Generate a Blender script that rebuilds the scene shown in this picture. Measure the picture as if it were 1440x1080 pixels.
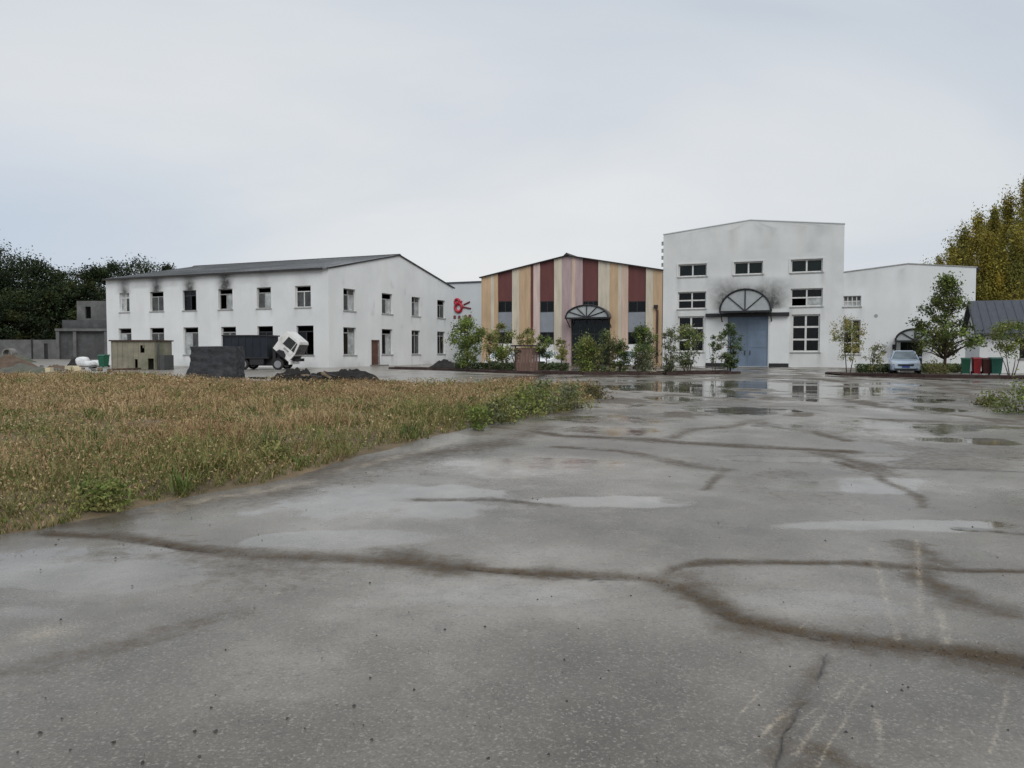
import bpy, math, random
import numpy as np
from mathutils import Vector, Matrix, Euler
R = math.radians
rng = np.random.default_rng(7)
random.seed(7)
scene = bpy.context.scene
for o in list(bpy.data.objects): bpy.data.objects.remove(o)
C = scene.collection

# ------------------------------------------------------------------ camera
CAM_H, F, PITCH = 1.5, 1080.0, math.atan(48/1080)
cam_d = bpy.data.cameras.new('camera'); cam = bpy.data.objects.new('camera', cam_d); C.objects.link(cam)
cam_d.sensor_width = 36; cam_d.lens = 36*F/1440; cam_d.clip_start = 0.05; cam_d.clip_end = 6000
cam.location = (0, 0, CAM_H); cam.rotation_euler = (math.pi/2-PITCH, 0, 0)
scene.camera = cam

# ------------------------------------------------------------------ world (overcast) and sun
SUN_EL, SUN_FROM = 44, 166           # elevation, compass bearing the light comes from (clockwise from +Y)
world = bpy.data.worlds.new('World'); scene.world = world; world.use_nodes = True
nt = world.node_tree; nt.nodes.clear()
def N(t, **k):
    n = nt.nodes.new(t)
    for a, b in k.items(): setattr(n, a, b)
    return n
out = N('ShaderNodeOutputWorld'); bg = N('ShaderNodeBackground'); bg.inputs[1].default_value = 0.1
sky = N('ShaderNodeTexSky'); sky.sky_type = 'NISHITA'; sky.sun_disc = False
sky.sun_elevation = R(SUN_EL); sky.sun_rotation = R(SUN_FROM); sky.air_density = 1.2; sky.dust_density = 3
tc = N('ShaderNodeTexCoord'); sep = N('ShaderNodeSeparateXYZ'); nt.links.new(tc.outputs['Generated'], sep.inputs[0])
def M(op, a, b=None, c=None):
    n = N('ShaderNodeMath', operation=op)
    for i, v in enumerate((a, b, c)):
        if v is None: continue
        if isinstance(v, (int, float)): n.inputs[i].default_value = v
        else: nt.links.new(v, n.inputs[i])
    return n.outputs[0]
zz = M('MAXIMUM', sep.outputs[2], 0.0)
den = M('ADD', zz, 0.22)
comb = N('ShaderNodeCombineXYZ'); nt.links.new(M('DIVIDE', sep.outputs[0], den), comb.inputs[0]); nt.links.new(M('DIVIDE', sep.outputs[1], den), comb.inputs[1])
n1 = N('ShaderNodeTexNoise'); n1.inputs['Scale'].default_value = 0.75; n1.inputs['Detail'].default_value = 5; n1.inputs['Roughness'].default_value = 0.5; n1.inputs['Distortion'].default_value = 0.5
mp = N('ShaderNodeMapping'); mp.inputs['Location'].default_value = (3.1, 1.7, 0); mp.inputs['Rotation'].default_value = (0, 0, R(25)); mp.inputs['Scale'].default_value = (0.7, 1.0, 1)
nt.links.new(comb.outputs[0], mp.inputs[0]); nt.links.new(mp.outputs[0], n1.inputs['Vector'])
cr = N('ShaderNodeValToRGB'); cr.color_ramp.elements[0].position = 0.33; cr.color_ramp.elements[1].position = 0.68
cr.color_ramp.elements[0].color = (.53, .585, .655, 1); cr.color_ramp.elements[1].color = (.735, .75, .765, 1)
nt.links.new(n1.outputs['Fac'], cr.inputs[0])
# a paler veil close to the horizon, thinning to a bluer break in the cloud towards the left
hz = M('POWER', M('SUBTRACT', 1.0, M('MINIMUM', M('MULTIPLY', zz, 3.4), 1.0)), 1.6)
mixh = N('ShaderNodeMix', data_type='RGBA'); nt.links.new(M('MULTIPLY', hz, 0.60), mixh.inputs['Factor'])
nt.links.new(cr.outputs[0], mixh.inputs[6]); mixh.inputs[7].default_value = (.775, .785, .79, 1)
mr = N('ShaderNodeMapRange', interpolation_type='SMOOTHSTEP'); nt.links.new(sep.outputs[0], mr.inputs[0])
mr.inputs[1].default_value = -0.22; mr.inputs[2].default_value = -0.62
low = N('ShaderNodeMapRange', interpolation_type='SMOOTHSTEP'); nt.links.new(zz, low.inputs[0]); low.inputs[1].default_value = 0.30; low.inputs[2].default_value = 0.10
mixb = N('ShaderNodeMix', data_type='RGBA'); nt.links.new(M('MULTIPLY', M('MULTIPLY', mr.outputs[0], low.outputs[0]), 0.85), mixb.inputs['Factor'])
nt.links.new(mixh.outputs[2], mixb.inputs[6]); mixb.inputs[7].default_value = (.49, .57, .69, 1)
sc10 = N('ShaderNodeVectorMath', operation='SCALE'); nt.links.new(mixb.outputs[2], sc10.inputs[0]); sc10.inputs['Scale'].default_value = 10.0
mixs = N('ShaderNodeMix', data_type='RGBA'); mixs.inputs['Factor'].default_value = 0.94
nt.links.new(sky.outputs[0], mixs.inputs[6]); nt.links.new(sc10.outputs[0], mixs.inputs[7])
nt.links.new(mixs.outputs[2], bg.inputs[0]); nt.links.new(bg.outputs[0], out.inputs[0])

sd = bpy.data.lights.new('sun', 'SUN'); sd.energy = 1.5; sd.angle = R(38); sd.color = (1, .985, .96)
so = bpy.data.objects.new('sun', sd); C.objects.link(so); so.rotation_euler = (R(90-SUN_EL), 0, R(180-SUN_FROM)); so.location = (0, -20, 40)
vs = scene.view_settings; vs.view_transform = 'Standard'; vs.look = 'None'; vs.exposure = 0.10; vs.gamma = 1.0; vs.use_curve_mapping = False
scene.render.engine = 'CYCLES'
scene.cycles.use_denoising = True; scene.cycles.max_bounces = 6; scene.cycles.diffuse_bounces = 3; scene.cycles.glossy_bounces = 3
scene.cycles.transparent_max_bounces = 10; scene.cycles.caustics_reflective = False; scene.cycles.caustics_refractive = False

# ------------------------------------------------------------------ pixel -> place
cp, sp_ = math.cos(PITCH), math.sin(PITCH)
def ray(px, py):
    xc, yc = (px-720)/F, (540-py)/F
    return Vector((xc, cp+yc*sp_, -sp_+yc*cp))
def G(px, py, z=0.0):
    d = ray(px, py); t = (z-CAM_H)/d.z
    return Vector((d.x*t, d.y*t, z))
def atY(px, py, Y):
    d = ray(px, py); t = Y/d.y
    return Vector((d.x*t, Y, CAM_H+d.z*t))
def gx(px, Y): return Vector(((px-720)/F*Y, Y, 0))       # a ground point on a bearing at distance Y

# ------------------------------------------------------------------ noise
LAT = rng.random((256, 256))
def vnoise(x, y):
    xi = np.floor(x).astype(int); yi = np.floor(y).astype(int); fx = x-xi; fy = y-yi
    fx = fx*fx*(3-2*fx); fy = fy*fy*(3-2*fy)
    a = LAT[xi & 255, yi & 255]; b = LAT[(xi+1) & 255, yi & 255]; c = LAT[xi & 255, (yi+1) & 255]; d = LAT[(xi+1) & 255, (yi+1) & 255]
    return (a*(1-fx)+b*fx)*(1-fy)+(c*(1-fx)+d*fx)*fy
def fbm(x, y, o=4):
    s = 0; a = .5; t = 0
    for k in range(o):
        s = s+a*vnoise(x+17.3*k, y-9.1*k); t += a; a *= .5; x = x*2.03; y = y*2.03
    return s/t

# ------------------------------------------------------------------ materials
MATS = {}
class MT:
    def __init__(s, name):
        s.m = bpy.data.materials.new(name); s.m.use_nodes = True; s.t = s.m.node_tree
        s.b = s.t.nodes['Principled BSDF']; MATS[name] = s.m
    def n(s, t, **k):
        n = s.t.nodes.new(t)
        for a, b in k.items(): setattr(n, a, b)
        return n
    def l(s, a, b): s.t.links.new(a, b)
    def noise(s, scale, detail=4, rough=.55, vec=None, stretch=None):
        n = s.n('ShaderNodeTexNoise'); n.inputs['Scale'].default_value = scale; n.inputs['Detail'].default_value = detail; n.inputs['Roughness'].default_value = rough
        c = s.n('ShaderNodeTexCoord'); src = c.outputs['Object']
        if stretch:
            mp = s.n('ShaderNodeMapping'); mp.inputs['Scale'].default_value = stretch; s.l(src, mp.inputs[0]); src = mp.outputs[0]
        s.l(src, n.inputs['Vector']); return n.outputs['Fac']
    def ramp(s, fac, stops):
        r = s.n('ShaderNodeValToRGB'); e = r.color_ramp.elements
        while len(e) < len(stops): e.new(.5)
        for k, (p, c) in enumerate(stops):
            e[k].position = p; e[k].color = (*c, 1) if len(c) == 3 else c
        s.l(fac, r.inputs[0]); return r.outputs[0]
    def mix(s, fac, a, b, bt='MIX'):
        m = s.n('ShaderNodeMix', data_type='RGBA', blend_type=bt)
        for i, v in ((0, fac), (6, a), (7, b)):
            if isinstance(v, (int, float)): m.inputs[i].default_value = v
            elif isinstance(v, tuple): m.inputs[i].default_value = (*v, 1)
            else: s.l(v, m.inputs[i])
        return m.outputs[2]
    def math(s, op, a, b=None):
        m = s.n('ShaderNodeMath', operation=op)
        for i, v in ((0, a), (1, b)):
            if v is None: continue
            if isinstance(v, (int, float)): m.inputs[i].default_value = v
            else: s.l(v, m.inputs[i])
        return m.outputs[0]
    def attr(s, name):
        a = s.n('ShaderNodeAttribute'); a.attribute_name = name; return a
    def bump(s, h, strength=.3, dist=.01):
        b = s.n('ShaderNodeBump'); b.inputs['Strength'].default_value = strength; b.inputs['Distance'].default_value = dist
        s.l(h, b.inputs['Height']); s.l(b.outputs[0], s.b.inputs['Normal'])
def simple(name, col, rough=.7, var=.25, scale=3, metal=0, spec=.4, stretch=None, bump=0, dirt=None):
    m = MT(name); f = m.noise(scale, 6, .62, stretch=stretch)
    lo = tuple(c*(1-var) for c in col); hi = tuple(min(1, c*(1+var*.6)) for c in col)
    c = m.ramp(f, [(.3, lo), (.7, hi)])
    if dirt:
        f2 = m.noise(scale*.37, 5, .7); c = m.mix(m.ramp(f2, [(.5, (0, 0, 0)), (.72, (1, 1, 1))]), c, dirt)
    m.l(c, m.b.inputs['Base Color']); m.b.inputs['Roughness'].default_value = rough; m.b.inputs['Metallic'].default_value = metal
    m.b.inputs['Specular IOR Level'].default_value = spec
    if bump: m.bump(m.noise(scale*6, 6, .7), bump, .02)
    return m.m
def plaster(name, col, streak=.12, patch=.10):
    m = MT(name)
    st = m.noise(.55, 6, .65, stretch=(1.3, 1.3, .22)); pt = m.noise(.28, 6, .6); fine = m.noise(14, 4, .6)
    c = m.mix(m.ramp(st, [(.42, (0, 0, 0)), (.78, (1, 1, 1))]), col, tuple(x*(1-streak*1.6) for x in (col[0], col[1]*.99, col[2]*.96)))
    c = m.mix(m.ramp(pt, [(.40, (0, 0, 0)), (.65, (1, 1, 1))]), c, tuple(x*(1-patch) for x in col))
    c = m.mix(.12, c, m.ramp(fine, [(.3, tuple(x*.7 for x in col)), (.7, col)]))
    so_ = m.attr('soot'); sn = m.noise(2.2, 5, .7)
    sf = m.math('MULTIPLY', so_.outputs['Fac'], m.ramp(sn, [(.25, (.45, .45, .45)), (.6, (1, 1, 1))]))
    c = m.mix(m.math('MINIMUM', m.math('MULTIPLY', sf, 1.35), .93), c, (.040, .038, .037))
    m.l(c, m.b.inputs['Base Color']); m.b.inputs['Roughness'].default_value = .85; m.b.inputs['Specular IOR Level'].default_value = .25
    m.bump(m.noise(30, 5, .7), .25, .01)
    return m.m
plaster('white_plaster', (.74, .755, .755), .07, .13)
plaster('white_plaster_grey', (.70, .715, .705), .10, .18)
plaster('pale_render', (.56, .59, .60), .05, .06)
simple('frame_white', (.62, .62, .60), .6, .25, 6)
simple('frame_dirty', (.33, .33, .32), .65, .4, 4)
simple('frame_dark', (.035, .037, .04), .5, .3, 6)
simple('roof_sheet', (.17, .178, .185), .5, .35, .5, stretch=(.4, 1.2, 1), dirt=(.30, .31, .32))
simple('roof_edge', (.035, .033, .033), .6, .3, 2)
simple('roof_blue_grey', (.060, .068, .085), .7, .2, 1.5, stretch=(6, 1, 1))
simple('interior', (.05, .05, .05), .9, .3, 1)
simple('slab', (.07, .07, .07), .9, .3, 1)
simple('door_blue', (.15, .20, .27), .55, .18, 1.3, stretch=(1, 1, .3), dirt=(.12, .15, .19))
simple('door_brown', (.11, .055, .04), .6, .3, 3)
simple('maroon', (.125, .042, .038), .6, .18, 2, stretch=(1, 1, .2))
simple('stripe_tan', (.50, .355, .225), .75, .24, 1.6, stretch=(1.5, 1.5, .2))
simple('stripe_cream', (.55, .495, .395), .75, .24, 1.6, stretch=(1.5, 1.5, .2))
simple('stripe_peach', (.57, .43, .345), .75, .24, 1.6, stretch=(1.5, 1.5, .2))
simple('stripe_mauve', (.41, .31, .31), .75, .24, 1.6, stretch=(1.5, 1.5, .2))
simple('stripe_pink', (.58, .46, .42), .75, .24, 1.6, stretch=(1.5, 1.5, .2))
simple('panel_grey', (.235, .255, .29), .6, .15, 1.2)
simple('concrete_old', (.075, .076, .078), .9, .45, .9, dirt=(.06, .06, .06), bump=.4)
simple('concrete_grey', (.125, .125, .125), .9, .4, .8, dirt=(.08, .08, .08), bump=.4)
simple('concrete_pale', (.22, .21, .195), .9, .4, .8, dirt=(.12, .11, .10), bump=.4)
simple('kerb_brick', (.040, .021, .017), .8, .5, 3, dirt=(.075, .055, .045), bump=.4)
simple('soil', (.085, .062, .045), .95, .4, 2, bump=.6)
simple('mound_grey', (.12, .12, .10), .95, .4, 1.5, dirt=(.06, .075, .04), bump=.8)
simple('mound_brown', (.125, .088, .062), .95, .5, 1.5, dirt=(.08, .06, .05), bump=.8)
simple('cabin_paint', (.235, .22, .165), .75, .3, 1.6, dirt=(.14, .15, .09))
simple('tarp', (.032, .034, .039), .7, .5, 3.2, dirt=(.058, .058, .06), bump=.9)
simple('navy_paint', (.011, .016, .024), .75, .3, 1.2, dirt=(.025, .027, .03))
simple('truck_white', (.70, .70, .68), .4, .1, 2, dirt=(.42, .40, .36))
simple('rubber', (.02, .02, .02), .8, .3, 5)
simple('steel', (.32, .32, .33), .4, .2, 5, metal=.7)
simple('black_metal', (.02, .02, .022), .55, .3, 5)
simple('charred', (.022, .020, .019), .9, .5, 3, bump=.5)
simple('old_timber', (.20, .15, .10), .85, .4, 4, stretch=(.3, 3, 3), bump=.4)
simple('pale_timber', (.62, .54, .36), .8, .2, 3)
simple('bag_white', (.68, .69, .70), .7, .25, 4, bump=.5)
simple('bin_green', (.012, .10, .055), .5, .2, 4)
simple('bin_teal', (.016, .115, .085), .5, .2, 4)
simple('bin_red', (.34, .022, .028), .5, .2, 4)
simple('bin_maroon', (.09, .022, .016), .5, .3, 4)
simple('rusty', (.075, .042, .03), .8, .4, 3, dirt=(.035, .028, .025))
simple('red_board', (.17, .105, .085), .75, .35, 2.5, stretch=(3, 3, .4))
simple('sign_red', (.38, .012, .030), .5, .1, 3)
simple('sign_dark', (.16, .02, .025), .5, .1, 3)
simple('bark', (.075, .055, .04), .95, .4, 6, stretch=(3, 3, .5), bump=.7)
simple('bark_red', (.09, .05, .035), .95, .4, 6, stretch=(3, 3, .5), bump=.7)
simple('pebble_dark', (.045, .042, .04), .6, .5, 20)
simple('pebble_pale', (.38, .35, .31), .7, .4, 20)
simple('car_white', (.76, .77, .78), .25, .03, 3, spec=.6)
simple('car_silver', (.50, .60, .72), .28, .05, 3, metal=.35, spec=.6)
simple('lamp_clear', (.7, .72, .75), .15, .1, 5)
simple('plate_blue', (.03, .07, .28), .4, .1, 5)
simple('fan_white', (.36, .385, .39), .5, .15, 2)
simple('canopy_sheet', (.10, .105, .11), .45, .3, 1.5)
def glass(name, tint, clear, rough=.06):
    m = MT(name); t = m.t; o = t.nodes['Material Output']
    g = m.b; g.inputs['Base Color'].default_value = (*tint, 1); g.inputs['Roughness'].default_value = rough; g.inputs['Specular IOR Level'].default_value = .35
    f = m.noise(1.7, 5, .6); m.l(m.ramp(f, [(.35, tuple(x*.6 for x in tint)), (.7, tuple(x*1.4 for x in tint))]), g.inputs['Base Color'])
    tr = m.n('ShaderNodeBsdfTransparent'); mx = m.n('ShaderNodeMixShader'); mx.inputs[0].default_value = clear
    m.l(g.outputs[0], mx.inputs[1]); m.l(tr.outputs[0], mx.inputs[2]); m.l(mx.outputs[0], o.inputs[0]); return m.m
glass('glass_dark', (.006, .008, .008), .45, .1)
glass('glass_green', (.010, .018, .016), .35, .1)
glass('glass_dusty', (.10, .105, .105), .35, .25)
glass('glass_milky', (.42, .44, .44), .1, .4)
glass('car_glass', (.22, .27, .30), .15, .05)
def leafmat(name, tl=.25):
    m = MT(name); t = m.t; o = t.nodes['Material Output']; a = m.attr('Col')
    m.l(a.outputs['Color'], m.b.inputs['Base Color']); m.b.inputs['Roughness'].default_value = .6; m.b.inputs['Specular IOR Level'].default_value = .22
    tr = m.n('ShaderNodeBsdfTranslucent'); m.l(a.outputs['Color'], tr.inputs[0]); mx = m.n('ShaderNodeMixShader'); mx.inputs[0].default_value = tl
    m.l(m.b.outputs[0], mx.inputs[1]); m.l(tr.outputs[0], mx.inputs[2]); m.l(mx.outputs[0], o.inputs[0]); return m.m
leafmat('leaves'); leafmat('grass_blades', .2)

# wet concrete of the yard: masks come from vertex attributes in place, fine grain from noise
m = MT('wet_concrete')
aw = m.attr('wet').outputs['Fac']; ad = m.attr('dirt').outputs['Fac']; at = m.attr('tone').outputs['Fac']; ak = m.attr('crack').outputs['Fac']; asc = m.attr('scrape').outputs['Fac']
big = m.noise(.55, 6, .6); fine = m.noise(9, 8, .72); grit = m.noise(75, 3, .7)
mott = m.noise(2.6, 6, .62)
aw = m.math('MINIMUM', m.math('MAXIMUM', m.math('MULTIPLY', m.math('ADD', aw, m.math('MULTIPLY', m.math('SUBTRACT', mott, .62), 1.1)), 1.7), 0.0), 1.0)
c = m.ramp(at, [(.10, (.085, .075, .061)), (.50, (.160, .144, .120)), (1.0, (.30, .28, .25))])
c = m.mix(.55, c, m.mix(1.0, c, m.ramp(fine, [(.30, (.38, .37, .36)), (.5, (1, 1, 1)), (.68, (1.0, 1.0, 1.0))]), 'MULTIPLY'))
c = m.mix(m.ramp(mott, [(.45, (0, 0, 0)), (.75, (.55, .55, .55))]), c, (.145, .125, .10))
vor = m.n('ShaderNodeTexVoronoi'); vor.inputs['Scale'].default_value = 46; vor.inputs['Randomness'].default_value = 1; tcn = m.n('ShaderNodeTexCoord')
wv = m.n('ShaderNodeVectorMath', operation='ADD'); nz = m.n('ShaderNodeTexNoise'); nz.inputs['Scale'].default_value = 30; m.l(tcn.outputs['Object'], nz.inputs['Vector'])
nzs = m.n('ShaderNodeVectorMath', operation='SCALE'); nzs.inputs['Scale'].default_value = .03; m.l(nz.outputs['Color'], nzs.inputs[0]); m.l(tcn.outputs['Object'], wv.inputs[0]); m.l(nzs.outputs[0], wv.inputs[1]); m.l(wv.outputs[0], vor.inputs['Vector'])
vsep = m.n('ShaderNodeSeparateColor'); m.l(vor.outputs['Color'], vsep.inputs[0])
speck = m.math('MULTIPLY', m.math('LESS_THAN', vor.outputs['Distance'], m.math('MULTIPLY', vsep.outputs[2], .38)), m.math('GREATER_THAN', vsep.outputs[0], .45))
c = m.mix(m.math('MULTIPLY', speck, .42), c, m.mix(m.math('GREATER_THAN', vsep.outputs[1], .55), (.055, .05, .045), (.36, .33, .28)))
c = m.mix(m.ramp(grit, [(.54, (0, 0, 0)), (.72, (.7, .7, .7))]), c, (.34, .315, .28))
c = m.mix(m.ramp(grit, [(.30, (.7, .7, .7)), (.44, (0, 0, 0))]), c, (.065, .06, .055))
ad0 = ad; c = m.mix(m.math('MULTIPLY', ad0, .55), c, m.mix(1.0, c, (.50, .44, .36), 'MULTIPLY'))
ad = m.math('MINIMUM', m.math('MAXIMUM', m.math('MULTIPLY', m.math('ADD', m.math('MULTIPLY', ad, 1.1), m.math('MULTIPLY', m.math('SUBTRACT', fine, .66), 1.7)), 1.15), 0.0), 1.0)
dn = m.math('MULTIPLY', ad, .85)
c = m.mix(dn, c, m.ramp(m.math('ADD', m.math('MULTIPLY', fine, .6), m.math('MULTIPLY', grit, .4)), [(.36, (.020, .014, .008)), (.68, (.100, .069, .037))]))
c = m.mix(m.math('MULTIPLY', m.math('MULTIPLY', asc, .75), m.ramp(grit, [(.35, (0, 0, 0)), (.6, (1, 1, 1))])), c, (.40, .345, .26))
c = m.mix(m.math('MULTIPLY', aw, .35), c, m.mix(1.0, c, (.5, .5, .5), 'MULTIPLY'))
c = m.mix(ak, c, (.014, .012, .010))
m.l(c, m.b.inputs['Base Color'])
rgh = m.math('SUBTRACT', m.math('ADD', m.math('MULTIPLY', fine, .32), .15), m.math('MULTIPLY', aw, .34))
rgh = m.math('MAXIMUM', m.math('ADD', rgh, m.math('MULTIPLY', ad, .35)), .035)
m.l(rgh, m.b.inputs['Roughness']); m.l(m.math('SUBTRACT', .5, m.math('MULTIPLY', ad, .33)), m.b.inputs['Specular IOR Level'])
bp = m.n('ShaderNodeBump'); bp.inputs['Distance'].default_value = .006
m.l(m.math('MULTIPLY', m.math('SUBTRACT', 1.0, aw), .45), bp.inputs['Strength'])
m.l(m.math('ADD', fine, m.math('MULTIPLY', grit, .35)), bp.inputs['Height']); m.l(bp.outputs[0], m.b.inputs['Normal'])
simple('far_ground', (.17, .16, .145), .8, .35, .05, dirt=(.11, .10, .075))
simple('field_soil', (.17, .125, .072), .95, .4, 1.2, dirt=(.06, .05, .03), bump=.6)

# ------------------------------------------------------------------ object helpers
def link(name, me, mat, parent=None):
    o = bpy.data.objects.new(name, me); C.objects.link(o)
    if mat: 
        if not me.materials: me.materials.append(MATS[mat])
    if parent: o.parent = parent
    return o
def tag(o, label=None, cat=None, group=None, kind=None):
    if label: o['label'] = label
    if cat: o['category'] = cat
    if group: o['group'] = group
    if kind: o['kind'] = kind
    return o
def thing(name, label, cat, loc=(0, 0, 0), rz=0, group=None):
    o = bpy.data.objects.new(name, None); C.objects.link(o); o.location = loc; o.rotation_euler = (0, 0, rz); o.empty_display_size = .3
    return tag(o, label, cat, group)
def copy_tree(o, parent=None):
    c = o.copy(); C.objects.link(c); c.parent = parent
    for ch in o.children: copy_tree(ch, c)
    return c
class MB:
    def __init__(s): s.v = []; s.f = []
    def add(s, vs, fs):
        b = len(s.v); s.v += [tuple(v) for v in vs]; s.f += [tuple(b+i for i in f) for f in fs]; return s
    def box(s, x0, x1, y0, y1, z0, z1, mat=None):
        vs = [Vector(p) for p in ((x0,y0,z0),(x1,y0,z0),(x1,y1,z0),(x0,y1,z0),(x0,y0,z1),(x1,y0,z1),(x1,y1,z1),(x0,y1,z1))]
        if mat: vs = [mat @ v for v in vs]
        return s.add(vs, [(3,2,1,0),(4,5,6,7),(0,1,5,4),(1,2,6,5),(2,3,7,6),(3,0,4,7)])
    def prism(s, pts, axis, a, b, mp=None):
        """polygon of 2D points extruded between a and b along axis ('x','y','z')"""
        def P(p, t):
            q = {'x': (t, p[0], p[1]), 'y': (p[0], t, p[1]), 'z': (p[0], p[1], t)}[axis]
            return mp @ Vector(q) if mp else q
        n = len(pts); return s.add([P(p, a) for p in pts]+[P(p, b) for p in pts], [tuple(range(n))[::-1], tuple(range(n, 2*n))]+[(i, (i+1) % n, n+(i+1) % n, n+i) for i in range(n)])
    def tube(s, pts, rad, seg=8, cap=True):
        pts = [Vector(p) for p in pts]; rings = []
        if not hasattr(rad, '__len__'): rad = [rad]*len(pts)
        for i, p in enumerate(pts):
            d = (pts[min(i+1, len(pts)-1)]-pts[max(i-1, 0)]).normalized()
            a = d.cross(Vector((0, 0, 1)) if abs(d.z) < .9 else Vector((1, 0, 0))).normalized(); b = d.cross(a)
            rings.append([p+(a*math.cos(2*math.pi*k/seg)+b*math.sin(2*math.pi*k/seg))*rad[i] for k in range(seg)])
        fs = []
        for i in range(len(pts)-1):
            for k in range(seg): fs.append((i*seg+k, i*seg+(k+1) % seg, (i+1)*seg+(k+1) % seg, (i+1)*seg+k))
        if cap: fs += [tuple(range(seg))[::-1], tuple((len(pts)-1)*seg+k for k in range(seg))]
        return s.add([v for r in rings for v in r], fs)
    def build(s, name, mat, parent=None, smooth=False):
        me = bpy.data.meshes.new(name); me.from_pydata(s.v, [], s.f); me.update()
        if smooth: me.shade_smooth()
        return link(name, me, mat, parent)
def np_mesh(name, V, Fc, mat, parent=None, cols=None, attrs=None, smooth=False):
    """V (n,3), Fc (m,k) same-size faces, cols (n,3) colour per vertex"""
    me = bpy.data.meshes.new(name); n, k = Fc.shape
    me.vertices.add(len(V)); me.vertices.foreach_set('co', V.astype(np.float32).ravel())
    me.loops.add(n*k); me.loops.foreach_set('vertex_index', Fc.astype(np.int32).ravel())
    me.polygons.add(n); me.polygons.foreach_set('loop_start', np.arange(0, n*k, k, dtype=np.int32)); me.polygons.foreach_set('loop_total', np.full(n, k, dtype=np.int32))
    if smooth: me.polygons.foreach_set('use_smooth', np.ones(n, dtype=bool))
    if cols is not None:
        ca = me.color_attributes.new('Col', 'FLOAT_COLOR', 'POINT'); ca.data.foreach_set('color', np.hstack([cols, np.ones((len(V), 1))]).astype(np.float32).ravel())
    for a, v in (attrs or {}).items():
        me.attributes.new(a, 'FLOAT', 'POINT').data.foreach_set('value', v.astype(np.float32))
    me.update(calc_edges=True); me.validate()
    return link(name, me, mat, parent)

# ------------------------------------------------------------------ ground
mb = MB(); mb.add([(-3000, -500, -.06), (3000, -500, -.06), (3000, 4000, -.06), (-3000, 4000, -.06)], [(0, 1, 2, 3)])
tag(mb.build('ground', 'far_ground'), kind='structure')

def seg_dist(X, Y, pts):
    d = np.full(X.shape, 1e9)
    for (ax, ay), (bx, by) in zip(pts[:-1], pts[1:]):
        vx, vy = bx-ax, by-ay; L = vx*vx+vy*vy+1e-9
        t = np.clip(((X-ax)*vx+(Y-ay)*vy)/L, 0, 1); d = np.minimum(d, np.hypot(X-ax-t*vx, Y-ay-t*vy))
    return d
gp = lambda pts: [tuple(G(*p).xy) for p in pts]
# silted joints and hollows of the old concrete: (photo polyline, half width in metres, strength, groove depth)
BANDS = [
 ([(60,752),(170,757),(300,775),(430,787),(560,790),(700,803),(800,809),(900,818),(960,838),(1030,872),(1120,890),(1220,905),(1330,918),(1460,938)], .085, 1.0, .012),
 ([(560,786),(640,800)], .16, .9, .004), ([(905,815),(950,815),(985,845)], .13, .8, .004), ([(1050,880),(1200,908),(1460,940)], .13, .8, .006),
 ([(910,818),(945,802),(1000,796),(1100,792),(1200,794),(1290,800),(1370,806),(1470,808)], .05, .9, .008),
 ([(1270,765),(1310,790),(1300,815),(1360,850),(1400,862)], .10, .7, .003),
 ([(700,600),(790,612),(900,617),(1010,625),(1130,631),(1200,635)], .16, .9, .010), ([(1200,635),(1330,640),(1470,643)], .10, .4, .006),
 ([(1062,590),(1040,598),(990,604),(945,615)], .12, .8, .008), ([(1062,592),(1090,601),(1130,604),(1195,620)], .12, .8, .008),
 ([(780,628),(870,634),(930,645),(1015,661)], .12, .8, .008), ([(1015,661),(1012,672),(1000,690)], .05, .7, .004),
 ([(1180,648),(1240,666),(1262,684),(1300,714)], .05, .8, .006), ([(1150,636),(1230,655),(1250,668)], .2, .7, .004),
 ([(380,690),(470,660),(600,640),(700,622),(760,600)], .35, .75, .004), ([(100,740),(280,706),(400,680),(520,650)], .16, .7, .003),
 ([(600,705),(700,706),(780,712)], .07, .75, .003), ([(0,940),(120,915),(240,885),(330,865)], .09, .45, .002), ([(180,775),(300,800),(420,800)], .30, .5, .003),
 ([(1090,1080),(1130,1000),(1168,930)], .035, .5, .002), ([(1120,1090),(1160,1060),(1190,1085)], .06, .7, .002),
 ([(820,575),(900,583),(985,580)], .3, .5, .004), ([(1285,534),(1330,545),(1380,560),(1445,580)], .25, .8, .01), ([(1310,592),(1370,594),(1440,597)], .35, .75, .004),
 ([(850,550),(900,553),(1000,553),(1100,556)], .3, .4, .0), ([(880,566),(960,569),(1060,572),(1180,571)], .25, .45, .0), ([(1180,560),(1300,556),(1430,565)], .3, .5, .0),
 ([(640,530),(760,536),(900,538),(1100,533)], .6, .3, .0), ([(1340,744),(1440,752)], .04, .6, .008), ([(1190,655),(1300,660),(1440,665)], .05, .7, .01),
]
CRACKS = [([(1168,922),(1160,945),(1148,965),(1132,990),(1120,1010),(1104,1035),(1095,1060),(1088,1090)], .007), ([(1330,660),(1380,661),(1440,664)], .03), ([(780,812),(830,817),(880,822)], .008), ([(820,617),(1000,626),(1190,635)], .018), ([(1335,744),(1440,751)], .012),
 ([(1005,862),(1030,874),(1110,888),(1160,900)], .010), ([(160,757),(300,776)], .009), ([(650,801),(900,820)], .008)]
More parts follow.
